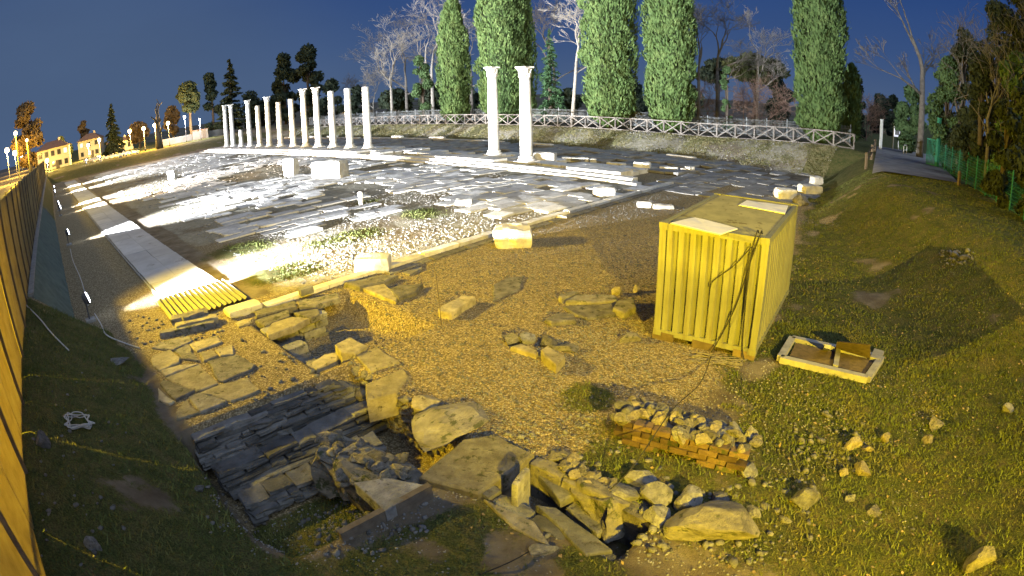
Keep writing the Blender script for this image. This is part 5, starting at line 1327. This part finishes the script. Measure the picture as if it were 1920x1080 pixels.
BT = [(735, 205, 22, 60, 'bark_pale', 'pale bare tree with fine upright twigs, nearest the columns', .3), (763, 205, -5, 62, 'bark_grey', 'tall grey bare tree just before the slim cypress', .25), (700, 205, 118, 66, 'bark_pale', 'small round-crowned bare tree behind the column row', .2),
      (655, 205, 135, 80, 'bark_grey', 'low bare tree far behind the column row', .2), (812, 208, -30, 64, 'bark_pale', 'bare tree rising behind the slim cypress', .3), (885, 208, -20, 66, 'bark_grey', 'bare tree between the slim and the broad cypress', .3),
      (1040, 205, -20, 70, 'bark_grey', 'dark bare tree behind the small bright conifer', .35), (1345, 205, -30, 66, 'bark_grey', 'bare tree in the open sky gap, thin dark branches', .4), (1420, 205, 15, 72, 'bark_pale', 'bare tree with pale drooping limbs beside the lone cypress', .4), (1310, 210, -10, 64, 'bark_grey', 'bare tree beside the dense rounded cypress', .35)]
for i, (x, y, ty, v, mt, lb, tr) in enumerate(BT):
    P = place(x, y, v); H_ = height_to(P, x, max(ty, -6)) + max(0, -6 - ty) * .06; bare_tree(P, H_, lb, 70 + i, mt, 6, .5, tr, H_ * .013, (0, 0), (3, 3) if i < 6 else (2, 4), minr=.013)
P = place(1072, 214, 54.5); bare_tree(P, height_to(P, 1085, -6) + 1.5, 'white-trunked bare tree leaning between two cypresses', 91, 'bark_pale', 6, .42, .45, .20, (.09, .03), (2, 4), minr=.013)
P = place(1727, 245, dist=54); bare_tree(P, height_to(P, 1720, -6) + 2, 'tall pale bare tree with ivied knobbly trunk past the gate', 92, 'bark_grey', 6, .36, .42, .30, (0, 0), (2, 4), twist=.14, minr=.013)

def puff(cs, n, seed, size=(.25, .55), shell=.55):
    """leaf quads through a set of ellipsoids (c,(rx,ry,rz))"""
    r = np.random.default_rng(seed); C = []; Nn = []
    vol = np.array([e_[1][0] * e_[1][1] + e_[1][0] * e_[1][2] for e_ in cs]); vol = vol / vol.sum()
    for (c, e_), f in zip(cs, vol):
        k = max(20, int(n * f)); d = r.normal(0, 1, (k, 3)); d /= np.linalg.norm(d, axis=1, keepdims=True)
        q = (shell + (1 - shell) * r.random(k) ** .6)[:, None] * (1 + .25 * (r.random((k, 1)) - .5))
        C.append(np.array(c) + d * q * np.array(e_)); Nn.append(d)
    C = np.concatenate(C); Nn = np.concatenate(Nn); n = len(C)
    up = r.normal(0, .8, (n, 3)) + np.array([0, 0, .5]); nn_ = Nn + r.normal(0, .5, (n, 3))
    return leaves_mesh('crown', C, nn_, up, r.uniform(*size, n) * 1.25, r.uniform(*size, n) * .75, seed)
def leafy_tree(P, H, R, label, seed, leaf='wood_leaf', n=5000, z0=.25, clumps=16, size=(.3, .6), bark='bark_dark', name='leafy_tree', group=None, flat=1.0):
    r = random.Random(seed); t = empty(name, P); tag(t, label, 'tree', group)
    segs = []; b = MB(); b.tube([(0, 0, -.2), (r.gauss(0, .1), r.gauss(0, .1), H * .35), (r.gauss(0, .3), r.gauss(0, .3), H * .7)], [R * .10 + .06, R * .08 + .05, .05], 8)
    cs = []
    for i in range(clumps):
        a = r.uniform(0, 6.283); zz = r.uniform(z0, 1.0); w = math.sin(math.pi * min(.98, max(.06, (zz - z0) / (1 - z0) * .80 + .18))) ** .7
        rad_ = R * w * r.uniform(.25, .78); c = (rad_ * math.cos(a), rad_ * math.sin(a), H * zz * .93); s = R * r.uniform(.26, .46)
        cs.append((c, (s, s, s * .8 * flat)))
        b.tube([(0, 0, H * max(.1, zz * .55)), (c[0] * .6, c[1] * .6, c[2] * .9), c], [.06, .04, .02], 5)
    b.build('trunk', M[bark], t, True)
    link('crown', puff(cs, n, seed, size), M[leaf], t); return t
def conifer(P, H, R, label, seed, leaf='conifer_dark', n=5000, name='conifer_tree', group=None, droop=.25, size=(.3, .6), tiers=14):
    r = np.random.default_rng(seed); t = empty(name, P); tag(t, label, 'tree', group)
    b = MB(); b.tube([(0, 0, -.2), (0, 0, H * .5), (0, 0, H * .98)], [H * .022 + .03, H * .014 + .02, .02], 8)
    C = []; U = []; rr = random.Random(seed)
    for k in range(tiers * 7):
        f = (k + rr.random()) / (tiers * 7); zz = H * (.06 + .92 * f); Lb = R * (1 - f) ** .85 * rr.uniform(.75, 1.12) + .12; a = rr.uniform(0, 6.283)
        m = max(10, int(n * (1 - f) / (tiers * 3.5))); s = r.random(m) ** .7
        w = (1 - s * .5) * Lb * .28
        x = s * Lb; y = r.normal(0, 1, m) * w * .6; z = zz - droop * x * s + r.normal(0, .10, m)
        C.append(np.stack([x * math.cos(a) - y * math.sin(a), x * math.sin(a) + y * math.cos(a), z], -1))
        U.append(np.stack([np.full(m, math.cos(a)), np.full(m, math.sin(a)), np.full(m, -.2)], -1) + r.normal(0, .4, (m, 3)))
        b.tube([(0, 0, zz), (Lb * .9 * math.cos(a), Lb * .9 * math.sin(a), zz - droop * Lb * .8)], [.035, .012], 4)
    b.build('trunk', M['bark_dark'], t, True)
    C = np.concatenate(C); U = np.concatenate(U); m = len(C)
    nn_ = r.normal(0, .5, (m, 3)) + np.array([0, 0, 1.0])
    link('crown', leaves_mesh('crown', C, nn_, U, r.uniform(*size, m) * 1.2, r.uniform(*size, m) * .5, seed), M[leaf], t); return t
def tree_at(fn, px, by_, topy, hw, label, seed, v=None, dist=None, **kw):
    P = place(px, by_, v, dist); d = math.hypot(P.x, P.y); return fn(P, height_to(P, px, topy), hw / 1075 * d, label, seed, **kw)
tree_at(conifer, 1032, 205, 52, 34, 'small bright green conifer between cypresses', 101, v=57, leaf='conifer', n=6000, size=(.22, .45))
tree_at(leafy_tree, 793, 208, 95, 24, 'ivy-clad green tree between bare trunks', 102, v=58, leaf='ivy', n=4500, size=(.2, .42), z0=.05)
tree_at(leafy_tree, 1362, 225, 120, 16, 'narrow ivy-covered trunk in the sky gap', 103, v=58, leaf='ivy', n=2600, size=(.18, .36), z0=.03, clumps=12)
tree_at(leafy_tree, 1415, 210, 103, 62, 'wide umbrella pine with olive crown beyond the picket fence', 104, v=84, leaf='olive', n=6500, z0=.72, clumps=22, flat=.6, size=(.4, .8), name='umbrella_pine')
tree_at(leafy_tree, 1345, 210, 106, 36, 'dark umbrella pine beside the olive one', 105, v=88, leaf='conifer_dark', n=4000, z0=.65, clumps=14, flat=.6, size=(.4, .8), name='umbrella_pine')
tree_at(leafy_tree, 1608, 222, 140, 20, 'dark dense tree behind the lone tall cypress', 106, v=72, leaf='conifer_dark', n=3000, z0=.05)
tree_at(leafy_tree, 1648, 215, 172, 26, 'far dark tree in the gap beyond the gate', 107, dist=110, leaf='conifer_dark', n=2500, z0=.05, size=(.5, .9))
tree_at(leafy_tree, 1672, 215, 178, 18, 'far rounded tree closing the gap beyond the gate', 108, dist=105, leaf='conifer_dark', n=2000, z0=.05, size=(.5, .9))
tree_at(leafy_tree, 1708, 255, 155, 36, 'green ivied bush tree at the foot of the pale bare tree', 109, dist=58, leaf='ivy', n=4200, z0=.05, size=(.22, .45))
for i, (x, y, ty, v) in enumerate(((1395, 210, 130, 66), (1440, 212, 140, 64), (1330, 212, 140, 66), (1625, 235, 170, 70))):
    P = place(x, y, v); bare_tree(P, height_to(P, x, ty), ['reddish bare shrub directly under the umbrella pine', 'reddish bare shrub closest to the lone cypress', 'reddish bare shrub by the dense rounded cypress', 'brown bare shrub past the lone tall cypress'][i], 120 + i, 'twig_red', 5, .8, .06, .09, (0, 0), (3, 4), 'bare_shrub', 'reddish shrubs behind the picket fence', .3, .014)
# dark wood on the right
WD = [(1772, 290, 95, 44, 36, 'ivied tree at the edge of the wood beside the green gate', 'ivy'), (1800, 300, 40, 44, 44, 'dark tree second into the wood from the gate', 'wood_leaf'), (1835, 310, 90, 34, 40, 'low dense tree in front of the wood by the mesh fence', 'wood_leaf'), (1862, 300, -20, 40, 50, 'tall dark tree in the middle of the wood', 'wood_leaf'),
      (1895, 330, 60, 30, 46, 'bushy tree overhanging the mesh fence', 'ivy'), (1915, 340, -60, 33, 60, 'tallest tree of the dark wood', 'wood_leaf'), (1880, 330, 180, 27, 40, 'rounded undergrowth bush behind the mesh fence', 'wood_leaf'), (1815, 300, 190, 38, 34, 'undergrowth bush by the first posts of the mesh fence', 'wood_leaf'), (1960, 370, 20, 24, 70, 'dark tree at the outer end of the mesh fence', 'wood_leaf')]
for i, (x, y, ty, d, hw, lb, lf) in enumerate(WD):
    P = place(x, y, dist=d + 3); H = height_to(P, x, max(ty, -6)) + max(0, -ty - 6) * .03
    leafy_tree(P, H, hw / 1075 * d * 1.25, lb, 140 + i, lf, 6500, .04, 26, (.16, .36), 'bark_dark', 'woodland_tree', 'trees of the dark wood')
for i, (x, d, ty) in enumerate(((1795, 46, 30), (1850, 36, 40), (1885, 33, -6))):
    P = place(x, 300, dist=d); bare_tree(P, height_to(P, x, ty) + 1, ['bare trunk showing pale at the edge of the wood', 'bare tree among the dark wood trees', 'tall bare tree rising out of the dark wood'][i], 160 + i, 'bark_grey', 4, .6, .3, .14, (0, 0), (3, 4), group='leafless trees of the wood')
# far left: dark conifers, sodium-lit trees
tree_at(leafy_tree, 535, 205, 92, 28, 'dark rounded pine, left of the pair behind the columns'.replace('left of the pair', 'smaller of a pair'), 180, dist=160, leaf='conifer_dark', n=4500, z0=.06, size=(.6, 1.2), clumps=30)
tree_at(leafy_tree, 580, 205, 83, 32, 'dark rounded pine, larger of a pair behind the columns', 181, dist=155, leaf='conifer_dark', n=5000, z0=.06, size=(.6, 1.2), clumps=30)
tree_at(conifer, 436, 232, 108, 34, 'dark layered cedar behind the far columns', 182, dist=150, n=6500, droop=.08, size=(.6, 1.2))
tree_at(leafy_tree, 400, 235, 132, 22, 'dark tree between the cedar and the yellow-lit tree', 183, dist=155, leaf='conifer_dark', n=3000, z0=.1, size=(.6, 1.1))
tree_at(leafy_tree, 358, 240, 152, 30, 'broad tree with yellow-lit trunks by the street lamps', 184, dist=150, leaf='olive', n=3600, z0=.45, size=(.6, 1.1), bark='bark_tan')
tree_at(conifer, 213, 265, 193, 24, 'spruce standing alone between the street lamps', 185, dist=150, n=5000, droop=.35, size=(.5, 1.0))
tree_at(leafy_tree, 56, 300, 192, 34, 'tall brown tree hazy above the street', 186, dist=190, leaf='autumn', n=4500, z0=.12, size=(.7, 1.4), clumps=26)
P = place(298, 262, dist=128); bare_tree(P, height_to(P, 300, 185), 'pollarded bare tree with few thick limbs by the lamps', 187, 'bark_grey', 2, .7, .4, .75, (0, 0), (2, 3), twist=.15, minr=.08)
tree_at(leafy_tree, 160, 278, 224, 14, 'small hazy tree behind the lit house', 188, dist=220, leaf='autumn', n=1500, z0=.15, size=(.7, 1.3))
tree_at(leafy_tree, 120, 292, 255, 20, 'low bush between the two houses', 191, dist=190, leaf='olive', n=1500, z0=.05, size=(.6, 1.0))
tree_at(leafy_tree, 262, 262, 225, 24, 'orange-lit tree behind the street lamps', 189, dist=165, leaf='autumn', n=2600, z0=.2, size=(.6, 1.1))
tree_at(leafy_tree, 325, 250, 200, 20, 'orange-lit tree farther along the street lamps', 190, dist=170, leaf='autumn', n=2200, z0=.2, size=(.6, 1.1))
BGL = ['dark hedge tree just past the cedar', 'dark hedge tree between the cedar and the pine pair', 'dark hedge tree past the larger pine', 'dark hedge tree behind the near end column of the row', 'low dark hedge tree at the foot of the larger pine', 'dark hedge tree filling the gap between the two broad cypresses',
       'dark hedge tree seen between the two tall columns', 'dark hedge tree behind the slim and broad cypress gap', 'dark hedge tree at the near side of the sky gap', 'dark hedge tree behind the white-trunked tree', 'dark hedge tree under the umbrella pine beside the lone cypress', 'dark hedge tree behind the fine-twigged bare tree', 'dark hedge tree behind the ivy-clad tree', 'dark hedge tree peeping past the lone tall cypress']
for i, (x, ty, d, hw) in enumerate(((470, 175, 170, 30), (505, 180, 175, 26), (625, 150, 130, 26), (668, 165, 120, 22), (610, 185, 120, 22), (1180, 150, 95, 40), (960, 160, 100, 40), (880, 165, 100, 36), (1290, 165, 100, 34), (1060, 165, 100, 36), (1460, 150, 95, 34), (745, 168, 110, 40), (810, 165, 105, 36), (1570, 165, 95, 28))):
    tree_at(leafy_tree, x, 210, ty, hw, BGL[i], 200 + i, dist=d, leaf='conifer_dark', n=1600, z0=.03, size=(.6, 1.1), group=['background trees behind the columns', 'background trees behind the cypresses'][x > 700])

# ------------------------------------------------------------------ houses and street on the left
M['plaster'] = pmat('house_plaster', (.50, .44, .30), (.58, .52, .38), .5, .9, .2, 10, .01, vary=.1)
M['rooftile'] = pmat('roof_tile', (.17, .10, .07), (.25, .15, .10), 2, .9, .5, 12, .03, vary=.1)
M['glass'] = pmat('dark_window', (.02, .022, .025), (.04, .04, .045), 2, .15, 0, vary=0)
M['lit'] = emat('lit_window', (1.0, .78, .42), 1.6)
M['white_wall'] = pmat('garden_wall', (.17, .165, .155), (.23, .225, .21), .5, .9, .2, 10, .01, vary=.05)
def house(px, dist, base_y, top_y, wpx, depth, label, rz, seed, rows=2, cols=4, lit=()):
    P = AT(px, base_y, dist); P.z = TZ(P) - .2; t = empty('house', P, rz); tag(t, label, 'house')
    H = height_to(P, px, top_y); Wd = wpx / 1075 * dist; He = H * .74
    b = MB(); b.box((0, 0, He / 2), (Wd, depth, He)); b.build('wall', M['plaster'], t)
    ov = .5; b = MB()
    V = [(-Wd / 2 - ov, -depth / 2 - ov, He), (Wd / 2 + ov, -depth / 2 - ov, He), (Wd / 2 + ov, depth / 2 + ov, He), (-Wd / 2 - ov, depth / 2 + ov, He), (-Wd / 2 + depth * .3, 0, H), (Wd / 2 - depth * .3, 0, H)]
    b.add(V, [(0, 1, 5, 4), (2, 3, 4, 5), (1, 2, 5), (3, 0, 4), (0, 3, 2, 1)]); rf = b.build('roof', M['rooftile'], t)
    b = MB(); b.box((Wd * .2, 0, H), (.6, .6, 1.2)); b.build('chimney', M['plaster'], rf)
    for r_ in range(rows):
        for c in range(cols):
            x = (c + .5) / cols * Wd - Wd / 2; z = He * (r_ + .55) / rows
            w = MB(); w.box((x, -depth / 2 - .02, z), (1.25, .12, 1.55)); wo_ = w.build('window', M['concrete'], t)
            p = MB(); p.box((x, -depth / 2 - .05, z), (1.0, .10, 1.3)); p.build('pane', M['lit'] if (r_, c) in lit else M['glass'], wo_)
    d = MB(); d.box((Wd * .12, -depth / 2 - .03, 1.15), (1.1, .10, 2.3)); d.build('door', M['wood_dark'], t)
    return t
house(104, 165, 312, 263, 62, 9, 'long yellow house with red tiled roof at the street corner', .72, 1, 2, 5, ((1, 4),))
house(172, 200, 282, 249, 44, 9, 'brightly lit gabled house behind the spruce', .55, 2, 2, 3, ((0, 1), (1, 0)))
house(226, 185, 272, 258, 50, 8, 'low long outbuilding beside the spruce', .6, 3, 1, 4)
gw = MB(); a, c = AT(300, 256, 140), AT(425, 238, 150); a.z = TZ(a) + .7; c.z = TZ(c) + .7; gw.beam(a, c, .3, 1.7); o = gw.build('garden_wall', M['white_wall']); tag(o, 'pale garden wall behind the far end of the forum', 'wall')
b = MB(); a, c = AT(600, 212, 140), AT(700, 200, 118); a.z = TZ(a) + 1.0; c.z = TZ(c) + 1.0; b.beam(a, c, .3, 2.2); o = b.build('garden_wall', M['white_wall']); tag(o, 'long grey wall behind the near end of the column row', 'wall')
sh = empty('shed', AT(375, 240, 145)); sh.location.z = TZ(sh.location); sh.rotation_euler = (0, 0, .5); tag(sh, 'small pale shed by the white street lamp', 'shed')
b = MB(); b.box((0, 0, 1.1), (4, 3.0, 2.2)); b.build('wall', M['white_wall'], sh)
b = MB(); b.box((0, 0, 2.26), (4.4, 3.4, .16)); b.build('roof', M['rooftile'], sh)
b = MB(); b.box((1.0, -1.52, 1.0), (1.0, .06, 1.9)); b.build('door', M['wood_dark'], sh)
# street lamps
SG = 'sodium lamps along the street beyond the screen fence'
for i, (x, y) in enumerate(((13, 282), (28, 287), (40, 290), (52, 293))):
    z = 8.6; Pt = G(x, y, z); u, v = UV(Pt); P = W(u, v, TZ(Pt)); 
    street_lamp(P, z - P.z, ['first sodium lamp of the street row beyond the screen fence', 'second sodium lamp of the street row beyond the screen fence', 'third sodium lamp of the street row beyond the screen fence', 'last visible sodium lamp of the street row'][i], SG, 'globe', 30000 if i < 3 else 50000, (1, .58, .10), .55 + .25 * i)
sp_ = W(26, -3.6, Ts(26, -3.6)); sodium(sp_, 7.4 - sp_.z, W(4, 17, 1.5), 70000, 'sodium lamp behind the near part of the screen fence', 72, 1.0)
sp_ = W(8, -5.6, Ts(8, -5.6)); sodium(sp_, 5.6 - sp_.z, W(9, -1.5, 2.6), 15000, 'sodium lamp across the sidewalk lighting the screen fence from outside', 150, .6)
for i, u in enumerate((58, 86)):
    P = W(u, -3.6, TZ(W(u, -3.6))); street_lamp(P, 8.2 - P.z, ['sodium lamp behind the middle of the screen fence', 'sodium lamp behind the far part of the screen fence'][i], 'sidewalk lamps behind the screen fence', 'globe', 7000, SODIUM, .2)
LN = ['street lamp next to the spruce', 'street lamp second along from the spruce', 'street lamp at the pollarded tree', 'street lamp just past the pollarded tree']
for i, (x, y) in enumerate(((243, 246), (269, 241), (290, 235), (315, 231))):
    Pt = AT(x, y, 132); P = Vector((Pt.x, Pt.y, TZ(Pt))); street_lamp(P, Pt.z - P.z, LN[i], 'globe lamps at the far end of the forum', 'globe', 9000, (1, .56, .10), .42)
for i, (x, y, lb) in enumerate(((346, 219, 'white-blue street lamp beside the yellow-lit tree'), (374, 224, 'small white street lamp above the shed'))):
    Pt = AT(x, y, 138); P = Vector((Pt.x, Pt.y, TZ(Pt))); street_lamp(P, Pt.z - P.z, lb, None, 'globe_white', 5000, (.9, .93, 1), .30 - .1 * i)
for i, (x, y) in enumerate(((165, 272), (186, 262), (207, 259))):
    Pt = AT(x, y, 172); P = Vector((Pt.x, Pt.y, TZ(Pt))); street_lamp(P, Pt.z - P.z, ['bright lamp in front of the gabled house', 'bright lamp at the gable of the lit house', 'lamp between gabled house and spruce'][i], 'lamps at the lit house', 'globe', 16000, (1, .66, .18), .48)
P = AT(88, 300, 150); P.z = TZ(P); street_lamp(P, height_to(P, 88, 301) if height_to(P, 88, 301) > 2 else 4.0, 'bright low lamp in front of the yellow corner house', None, 'globe', 11000, (1, .64, .15), .5)
for i, (x, y) in enumerate(((160, 284), (186, 283))):
    Pt = AT(x, y, 128); P = Vector((Pt.x, Pt.y, TZ(Pt))); street_lamp(P, 1.0, ['small white bollard light before the gabled house', 'small white bollard light before the low outbuilding'][i], 'bollard lights on the far bank', 'globe_white', 120, (.9, .93, 1), .16)
# tumbled stones heaped at the far left bank
pts = []
r_ = np.random.default_rng(8)
for i in range(260):
    s = r_.random(); q = G(165 + 90 * s + r_.normal(0, 4), 308 - 16 * s + r_.normal(0, 2), .6); pts.append((q.x, q.y, TZ(q)))
o = pebbles('rubble_heap', np.array(pts), r_.uniform(.15, .55, len(pts)), M['slab_far'], 9, .7); tag(o, 'heap of broken stones on the far end bank', 'rubble', kind='stuff')

# ------------------------------------------------------------------ loose stones, leaves, grass
r_ = np.random.default_rng(17); pts = []; sz = []
def add_px(n, x0, x1, y0, y1, s0, s1):
    for i in range(n):
        q = GT(r_.uniform(x0, x1), r_.uniform(y0, y1)); pts.append((q.x, q.y, q.z)); sz.append(s0 + (s1 - s0) * r_.random() ** 2)
add_px(70, 1490, 1640, 775, 900, .03, .09); add_px(90, 1330, 1530, 900, 1060, .03, .10); add_px(120, 1180, 1420, 920, 1050, .02, .08); add_px(110, 1020, 1260, 860, 1010, .02, .08)
add_px(90, 560, 720, 950, 1040, .02, .07); add_px(60, 380, 560, 880, 1000, .02, .05); add_px(90, 640, 800, 930, 1010, .02, .06); add_px(120, 900, 1180, 780, 860, .02, .06)
add_px(120, 1280, 1650, 700, 900, .015, .04); add_px(60, 60, 240, 700, 1060, .02, .055); add_px(160, 420, 700, 640, 860, .02, .08); add_px(60, 1640, 1900, 700, 1050, .015, .05); add_px(70, 1760, 1830, 470, 500, .03, .1); add_px(90, 620, 1000, 500, 700, .02, .05)
add_px(120, 240, 420, 590, 650, .02, .07)
o = pebbles('loose_stones', np.array(pts), np.array(sz), M['greystone'], 19, .7, .25); tag(o, 'loose rubble and pebbles strewn over ruins and banks', 'rubble', kind='stuff')
def blades(name, n, u0, u1, v0, v1, seed, hmin, hmax, label, thr=.45, mat='grassblade', wd=.012):
    r = np.random.default_rng(seed); u = r.uniform(u0, u1, n); v = r.uniform(v0, v1, n)
    g_, _ = masks(u, v); k = r.random(n) < np.clip((g_ - thr) * 3, 0, 1); u, v = u[k], v[k]; n = len(u)
    z = T(u, v) ; ra = np.clip(g_[k] + np.clip(z, 0, 1) * .6, 0, 1) * (1 - sstep(60, 90, np.hypot(u, v)))
    z = z + ((fbm(u, v, .7, 21) - .5) * .10 + (fbm(u, v, 3.0, 31) - .5) * .22) * ra * np.where(np.abs(v) < 3, .55, 1.0)
    P = np.stack([u * DU[0] + v * DV[0], u * DU[1] + v * DV[1], z - .01], -1)
    a = r.uniform(0, 6.283, n); h = r.uniform(hmin, hmax, n) * (.35 + 1.3 * fbm(u, v, .55, 90)); ln = r.normal(0, .6, (n, 2)) * h[:, None]
    sd = np.stack([np.cos(a), np.sin(a), np.zeros(n)], -1) * (wd * r.uniform(.6, 1.6, n))[:, None]
    tip = P + np.stack([ln[:, 0], ln[:, 1], h], -1)
    V = np.stack([P - sd, P + sd, tip], 1).reshape(-1, 3)
    o = link(name, mesh_np(name, V, np.arange(n * 3).reshape(n, 3)), M[mat]); tag(o, label, 'grass', kind='stuff'); return o
blades('grass', 200000, -4, 17, -1.5, 14, 5, .02, .085, 'short grass over the near banks and foreground', .40, wd=.010)
blades('grass', 120000, -9, 8, 8, 36, 6, .02, .075, 'short grass on the bank beside the container', .42, wd=.02)
blades('grass', 120000, 9, 100, 43.5, 50, 7, .05, .18, 'thin dry grass on the far bank', .06, 'drygrass', wd=.045)
blades('grass', 30000, 15.5, 30, 7, 24, 8, .03, .09, 'green weeds growing between the forum slabs', .30, wd=.02)
# fallen leaves
u_ = r_.uniform(-8, 9, 5200); v_ = r_.uniform(3, 34, 5200); gm, _ = masks(u_, v_); kk = (gm > .35); u_, v_ = u_[kk], v_[kk]; zz_ = T(u_, v_) + .035
C = np.stack([u_ * DU[0] + v_ * DV[0], u_ * DU[1] + v_ * DV[1], zz_], -1); n_ = len(C)
upv = r_.normal(0, 1, (n_, 3)) * np.array([1, 1, .25]); nv_ = r_.normal(0, .35, (n_, 3)) + np.array([0, 0, 1.0])
o = link('fallen_leaves', leaves_mesh('fallen_leaves', C, nv_, upv, r_.uniform(.04, .09, n_), r_.uniform(.03, .06, n_), 3), M['leaf_litter']); tag(o, 'dry fallen leaves scattered over the grass bank', 'leaves', kind='stuff')
